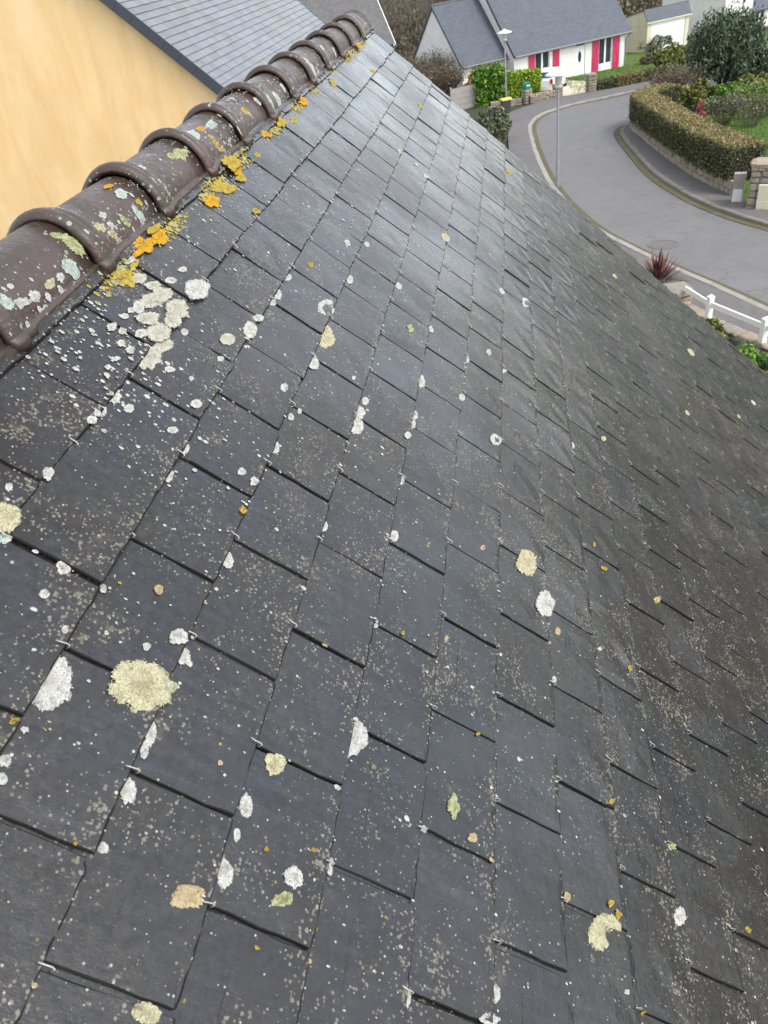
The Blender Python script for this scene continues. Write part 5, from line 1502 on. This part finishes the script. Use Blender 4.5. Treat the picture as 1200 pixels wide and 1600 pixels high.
def shrub(name, label, loc, rx, ry, h, n, size, mat, seed, clumps=26, aspect=1.8, base=0.12, cat='shrub', group=None, up=0.3, stems=5, spiky=0.0, flat=1.0):
    """crown of leaf clumps with gaps over branching stems"""
    rng = np.random.default_rng(seed)
    e = empty(name, loc); tag(e, label, cat, group)
    th = rng.uniform(0, 2 * np.pi, clumps); ph = np.arccos(rng.uniform(-0.55, 1, clumps)); rr = rng.uniform(0.55, 0.92, clumps)
    Cc = np.stack([rr * np.sin(ph) * np.cos(th) * rx, rr * np.sin(ph) * np.sin(th) * ry, h * (base + (1 - base) * (0.42 + 0.52 * rr * np.cos(ph)))], 1)
    Cr = rng.uniform(0.22, 0.42, clumps) * min(rx, ry)
    k = rng.integers(0, clumps, n)
    d = rng.normal(size=(n, 3)); d /= np.linalg.norm(d, axis=1)[:, None]
    R = rng.uniform(0.35, 1.0, n) ** 0.5
    P = Cc[k] + d * (Cr[k] * R)[:, None]
    if spiky: P[:, 2] += spiky * rng.random(n) ** 3 * (P[:, 2] > h * .45)
    P[:, 2] = np.maximum(P[:, 2], 0.04)
    link('foliage', quads_mesh('foliage', leaf_quads(P, size, aspect, up, rng)), mat, e)
    mb = MB()
    for i in range(stems):
        a = rng.uniform(0, 6.28); c_ = Cc[rng.integers(clumps)] * np.array((.6, .6, .8))
        b = np.array((0.08 * math.cos(a), 0.08 * math.sin(a), -0.1)) * min(rx, 1)
        mid = (b + c_) / 2 + rng.normal(0, .06, 3)
        r0 = 0.018 + 0.012 * h
        mb.tube([b, mid, c_], [r0, r0 * .7, r0 * .3], 5)
    mb.build('stem', M['bark'], e)
    return e

def twigs(rng, base, n, h, spread, r=0.006, fork=2):
    """bare twigs fanning up from a base: list of thin triangular prisms as quads"""
    Q = []
    def seg(a, b, r0, r1):
        d = b - a; u = np.cross(d, rng.normal(size=3)); u /= np.linalg.norm(u) + 1e-9; w = np.cross(d, u); w /= np.linalg.norm(w) + 1e-9
        A = [a + (u * math.cos(t) + w * math.sin(t)) * r0 for t in (0, 2.094, 4.189)]; B = [b + (u * math.cos(t) + w * math.sin(t)) * r1 for t in (0, 2.094, 4.189)]
        for k in range(3): Q.append((A[k], A[(k + 1) % 3], B[(k + 1) % 3], B[k]))
    for i in range(n):
        a = rng.uniform(0, 6.28); t = spread * math.sqrt(rng.random())
        p = np.array(base) + np.array((math.cos(a), math.sin(a), 0)) * t * 0.35
        q = p + np.array((math.cos(a) * t * .5, math.sin(a) * t * .5, h * rng.uniform(.4, .65)))
        seg(p, q, r, r * .7)
        for k in range(fork):
            e_ = q + np.array((math.cos(a) * t * rng.uniform(0, .6), math.sin(a) * t * rng.uniform(0, .6), h * rng.uniform(.2, .5))) + rng.normal(0, h * .08, 3)
            seg(q, e_, r * .7, r * .3)
            for j in range(2): seg((q + e_) / 2, e_ + rng.normal(0, h * .10, 3), r * .45, r * .2)
    return np.array(Q)

def bare_shrub(name, label, loc, h, spread, n, seed, r=0.006, leaf=None, nleaf=0, lsize=.05, fork=3):
    rng = np.random.default_rng(seed)
    e = empty(name, loc); tag(e, label, 'shrub')
    T = twigs(rng, (0, 0, -.05), n, h, spread, r, fork)
    link('twigs', quads_mesh('twigs', T), M['twig'], e)
    if nleaf:
        tips = T[rng.integers(0, len(T), nleaf), 2] + rng.normal(0, .05, (nleaf, 3))
        link('foliage', quads_mesh('foliage', leaf_quads(tips, lsize, 1.6, .3, rng)), leaf, e)
    return e
def at(x, y, dz=0.0): return (x, y, zg(x) + dz)

# long clipped hedge on the retaining wall
hp = WI[i0:i1 + 10]
hedge('clipped_hedge', 'long curved clipped hedge, brown on top, on the granite retaining wall', hp[2:], 0.04, -1.05, 0.50, 1.50, 64000, 0.042, M['hedge_side'], M['hedge_top'], 1, topjit=0.035)
# hedges before the white house
hedge('laurel_hedge', 'big glossy green laurel hedge left of the far street lamp', [(54.9, 1.35), (55.1, 0.5), (55.2, -0.1)], -0.3, 0.8, 0.0, 1.85, 9000, 0.13, M['laurel'], M['laurel'], 2, 1.9, 0.16, topjit=.14)
hedge('conifer_hedge', 'bright yellow-green clipped hedge right of the far street lamp', [(54.95, -0.3), (55.2, -1.4), (55.45, -2.5)], 0.0, 0.9, 0.0, 1.52, 11000, 0.07, M['thuja'], M['thuja'], 3, 1.8, 0.05)
hedge('low_hedge', 'low dark clipped hedge with a brown middle, along the white house lawn', [(55.2, -5.95), (56.2, -7.7), (57.4, -9.8), (58.6, -11.4)], -0.2, 0.45, 0.0, 0.52, 7000, 0.06, M['hedge_side'], M['hedge_side'], 4)
hedge('low_hedge', 'short brown stretch of low hedge in the white house lawn edge', [(55.95, -7.25), (56.9, -8.95)], -0.23, 0.48, 0.0, 0.56, 3500, 0.06, M['hedge_top'], M['hedge_top'], 5)

shrub('evergreen_shrub', 'big dark bushy evergreen in the garden behind the curved hedge', at(50.2, -12.4), 2.1, 2.0, 3.1, 26000, 0.085, M['evergreen'], 6, 46, 2.6, up=1.3, spiky=1.0, stems=12)
shrub('evergreen_shrub', 'smaller dark evergreen to the right of the big one, at the frame edge', at(48.0, -13.9), 1.5, 1.5, 2.0, 9000, 0.09, M['evergreen'], 7, 26, 2.0, up=.6)
shrub('rhododendron', 'yellow-green rhododendron bush in front of the garage', at(61.2, -11.5), 1.25, 1.15, 1.45, 4200, 0.12, M['rhodo'], 8, 24)
shrub('rhododendron', 'yellow-green bush just inside the curved hedge below the evergreen', at(43.6, -9.85), 1.0, 0.95, 1.3, 4600, 0.11, M['rhodo'], 9, 22)
shrub('rhododendron', 'yellow-green bush at the right edge below the evergreen', at(44.2, -12.9), 1.5, 1.1, 1.2, 5000, 0.10, M['rhodo'], 10, 24)
shrub('laurel_shrub', 'fresh green leafy shrub between the two yellow-green bushes', at(42.6, -11.0), 0.75, 0.7, 1.25, 3200, 0.09, M['laurel'], 11, 18)
shrub('round_shrub', 'dark bush by the garage door corner', at(74.6, -12.6), 1.5, 1.2, 1.1, 3600, 0.10, M['olive'], 12, 20)
shrub('round_shrub', 'small dark bush at the foot of the cream garage side wall', at(79.5, -12.0), 0.9, 0.9, 0.9, 1800, 0.10, M['evergreen'], 13, 14)
shrub('heather', 'small grey-purple bush on the lawn right of the white house', at(66.2, -10.5), 0.75, 0.6, 0.6, 1800, 0.07, M['twig'], 14, 14)
shrub('dark_conifer', 'small blue-black conifer against the inside of the curved hedge', at(43.6, -8.35), 0.6, 0.75, 1.0, 3000, 0.07, M['evergreen'], 15, 18)
bare_shrub('bare_shrub', 'brown bare shrub behind the far end of the curved hedge', at(47.2, -9.3), 1.45, 1.1, 150, 16, 0.010, M['brush'], 2600, .06)
bare_shrub('bare_shrub', 'bare twiggy shrub in the garden lawn right of the pink flowers', at(39.4, -10.2), 1.1, 0.7, 60, 17, 0.009, M['olive'], 900, .06)
bare_shrub('bare_shrub', 'reddish-stemmed bare shrub in the lawn near the frame edge', at(38.2, -11.0), 1.1, 0.8, 46, 18, 0.009, M['olive'], 500, .05)
bare_shrub('bare_shrub', 'loose twiggy shrub with few green leaves at the right frame edge', at(40.4, -12.2), 1.3, 1.1, 60, 19, 0.009, M['laurel'], 1300, .06)
e = shrub('flowering_shrub', 'small shrub with rose-pink flowers between bare shrubs behind the hedge', at(40.6, -9.5), 0.34, 0.32, 1.0, 1100, 0.08, M['pink_flower'], 20, 10)

# left of the lamp: olive shrub by the pavement, scrub, orange bush
shrub('olive_shrub', 'grey-green bushy shrub right behind the roof verge beside the pavement', at(41.0, 0.25), 0.95, 0.85, 1.75, 7500, 0.075, M['olive'], 21, 30, 2.0, up=.6)
bare_shrub('bare_shrub', 'large brown bare shrub in front of the white house gable', at(62.3, 5.3), 2.5, 1.9, 230, 22, 0.013, M['brush'], 1500, .08)
bare_shrub('bare_shrub', 'brown bare shrub past the roof verge, left of the board fence and orange shrub', at(58.2, 4.0), 2.0, 1.3, 200, 23, 0.013, M['brush'], 2200, .08)
shrub('orange_shrub', 'orange-leaved shrub between the white house gable and the laurel hedge', at(57.2, 2.2), 0.6, 0.5, 1.75, 2400, 0.10, M['orange_leaf'], 24, 16)

# purple strap-leaved plant and green blades in the front garden
def strap_plant(name, label, loc, n, L, w, mat, seed, droop=0.5, up=1.2, cat='plant'):
    rng = np.random.default_rng(seed); e = empty(name, loc); tag(e, label, cat); Q = []
    for i in range(n):
        a = rng.uniform(0, 6.28); t = rng.uniform(0.05, 1.25) ** 0.8
        d = np.array((math.cos(a) * math.sin(t), math.sin(a) * math.sin(t), math.cos(t)))
        s = np.array((-math.sin(a), math.cos(a), 0)) ; l = L * rng.uniform(.65, 1.05); ww = w * rng.uniform(.7, 1.2)
        pts = [d * l * f + np.array((0, 0, -droop * l * f ** 3 * math.sin(t) * .5)) + np.array((0, 0, .05)) for f in (0, .2, .45, .7, .88, 1.0)]
        wd_ = [.5, .9, 1, .8, .45, .03]
        for k in range(5): Q.append((pts[k] - s * ww * wd_[k] / 2, pts[k] + s * ww * wd_[k] / 2, pts[k + 1] + s * ww * wd_[k + 1] / 2, pts[k + 1] - s * ww * wd_[k + 1] / 2))
    Q = np.array(Q)
    # weld each blade into one strip so its colour is one
    nv = n * 12; V = []; F = []
    for i in range(n):
        b = i * 5; base = len(V); V += [Q[b][0], Q[b][1]]
        for k in range(5): V += [Q[b + k][3], Q[b + k][2]]
        for k in range(5): F.append((base + 2 * k, base + 2 * k + 1, base + 2 * k + 3, base + 2 * k + 2))
    me = bpy.data.meshes.new('blades'); me.from_pydata([tuple(v) for v in V], [], F); me.update(); smooth(me)
    link('leaves', me, mat, e)
    mb = MB(); mb.tube([(0, 0, -.25), (0, 0, .12)], [.07, .05], 8); mb.build('stem', M['bark'], e)
    return e
strap_plant('cordyline', 'purple strap-leaved cordyline rising behind the roof verge', at(19.3, -4.32, -0.14), 170, 0.98, 0.062, M['purple_leaf'], 31)
strap_plant('daffodil_clump', 'clump of green strap leaves below the white fence posts', at(14.0, -5.15, 0.2), 60, 0.42, 0.022, M['blade'], 32, .3)
strap_plant('daffodil_clump', 'green strap leaves at the right frame edge beside the fence wall', at(13.3, -5.35, 0.2), 50, 0.40, 0.022, M['blade'], 33, .3)
shrub('ground_cover', 'mossy yellow-green ground cover below the white fence wall', at(14.9, -4.6, 0.2), 0.9, 0.45, 0.26, 2600, 0.045, M['rhodo'], 34, 22)
shrub('ground_cover', 'low green plants at the right edge under the fence wall', at(13.3, -5.05, 0.2), 0.7, 0.5, 0.32, 2600, 0.05, M['laurel'], 35, 20)

# rough grass on the lawns in view
GR = np.random.default_rng(41)
def lawn(n, xr, yr, size, name, ok=lambda x, y: True, up=0.0):
    x = GR.uniform(*xr, n); y = GR.uniform(*yr, n)
    k = np.array([ok(a, b) for a, b in zip(x, y)])
    P = np.stack([x, y, -6.61 - .05 * x + size * .5 + up], 1)[k]
    V = leaf_quads(P, size * .45, 2.6, 2.2, GR)
    tag(link(name, quads_mesh(name, V), M['lawn']), label={'grass_garden': 'grass blades of the lawn behind the curved hedge', 'grass_front': 'grass blades below the white fence', 'grass_far': 'grass blades before the white house'}[name], kind='stuff')
M['lawn'] = leafmat('lawn_blades', [(0.06, 0.12, 0.018), (0.10, 0.19, 0.025), (0.14, 0.23, 0.035), (0.17, 0.19, 0.06)])
def inside(x, y):
    d = np.linalg.norm(WI - np.array((x, y)), axis=1); k = int(np.argmin(d)); return y < WI[k][1] - 1.1 or (x > WI[k][0] + 1.1 and k > 150)
lawn(9000, (26.5, 46), (-14, -8), 0.07, 'grass_garden', inside)
lawn(5000, (12.2, 17.6), (-6.2, -3.9), 0.06, 'grass_front', lambda x, y: y > -4.64 + (x - 15.65) * 0.53 + .05, 0.22)
lawn(9000, (55.5, 75), (-13.5, -4.5), 0.09, 'grass_far', lambda x, y: (y + 9.13) * .515 * 1.0 + (x - 66.71) * .857 < -0.2 and x > 55.6 - (y + 5.8) * .55 + .6)

# far bank: bare winter scrub that reads as one brown mass
BR = np.random.default_rng(51)
Q = []
for i in range(520):
    x = BR.uniform(96, 128); y = BR.uniform(-48, 40)
    if y > 10 and x > 110 and BR.random() < .8: continue
    Q.append(twigs(BR, (x, y, zg(x) - .1), 7, BR.uniform(2.6, 5.2), BR.uniform(1.4, 2.8), 0.028, 3))
tag(link('winter_scrub', quads_mesh('winter_scrub', np.concatenate(Q)), M['twig']), label='brown bare scrub covering the bank behind the houses', kind='stuff')
P = np.stack([BR.uniform(95, 128, 46000), BR.uniform(-48, 40, 46000), np.zeros(46000)], 1)
keep = ~((P[:, 1] > 10) & (P[:, 0] > 111) & (BR.random(46000) < .85)); P = P[keep]
P[:, 2] = [zg(x) for x in P[:, 0]] + BR.uniform(0.0, 3.2, len(P)) * (0.55 + 0.45 * np.sin(P[:, 0] * .9) * np.sin(P[:, 1] * .7))
tag(link('scrub_leaves', quads_mesh('scrub_leaves', leaf_quads(P, 0.24, 1.8, .5, BR)), M['brush']), label='dry leaves and stems in the scrub on the far bank', kind='stuff')

def tree(name, label, loc, h, r, mat, n, seed, size=.16, bare=False):
    rng = np.random.default_rng(seed); e = empty(name, loc); tag(e, label, 'tree')
    mb = MB(); mb.tube([(0, 0, -.2), (.05, .03, h * .25), (-.04, .08, h * .55), (0.06, 0, h * .82)], [.16, .12, .08, .03], 8)
    tips = []
    for k in range(12):
        a = rng.uniform(0, 6.28); z0 = h * rng.uniform(.25, .7); p = np.array((0, 0, z0)); q = p + np.array((math.cos(a) * r * .5, math.sin(a) * r * .5, h * .14)); w = q + np.array((math.cos(a) * r * .42, math.sin(a) * r * .42, h * rng.uniform(-.02, .15)))
        mb.tube([p, q, w], [.05, .035, .012], 5); tips += [q, w]
    mb.build('trunk', M['bark'], e)
    tips = np.array(tips + [np.array((0, 0, h * .9))])
    if bare:
        V = np.concatenate([twigs(rng, t, 10, h * .22, r * .5, .014, 3) for t in tips]); link('crown', quads_mesh('crown', V), mat, e)
    else:
        d = rng.normal(0, r * .26, (n, 3)); P = tips[rng.integers(0, len(tips), n)] + d
        link('crown', quads_mesh('crown', leaf_quads(P, size, 2.0, .4, rng)), mat, e)
    return e
tree('evergreen_tree', 'dark evergreen tree behind the pole, left of the right-hand white house', at(90, -19.2), 4.6, 2.6, M['evergreen'], 7000, 61, .2)
tree('bare_tree', 'bare tree on the green slope beyond the brown scrub, top of the frame', at(126, 21.5), 6.5, 3.2, M['twig'], 0, 62, bare=True)
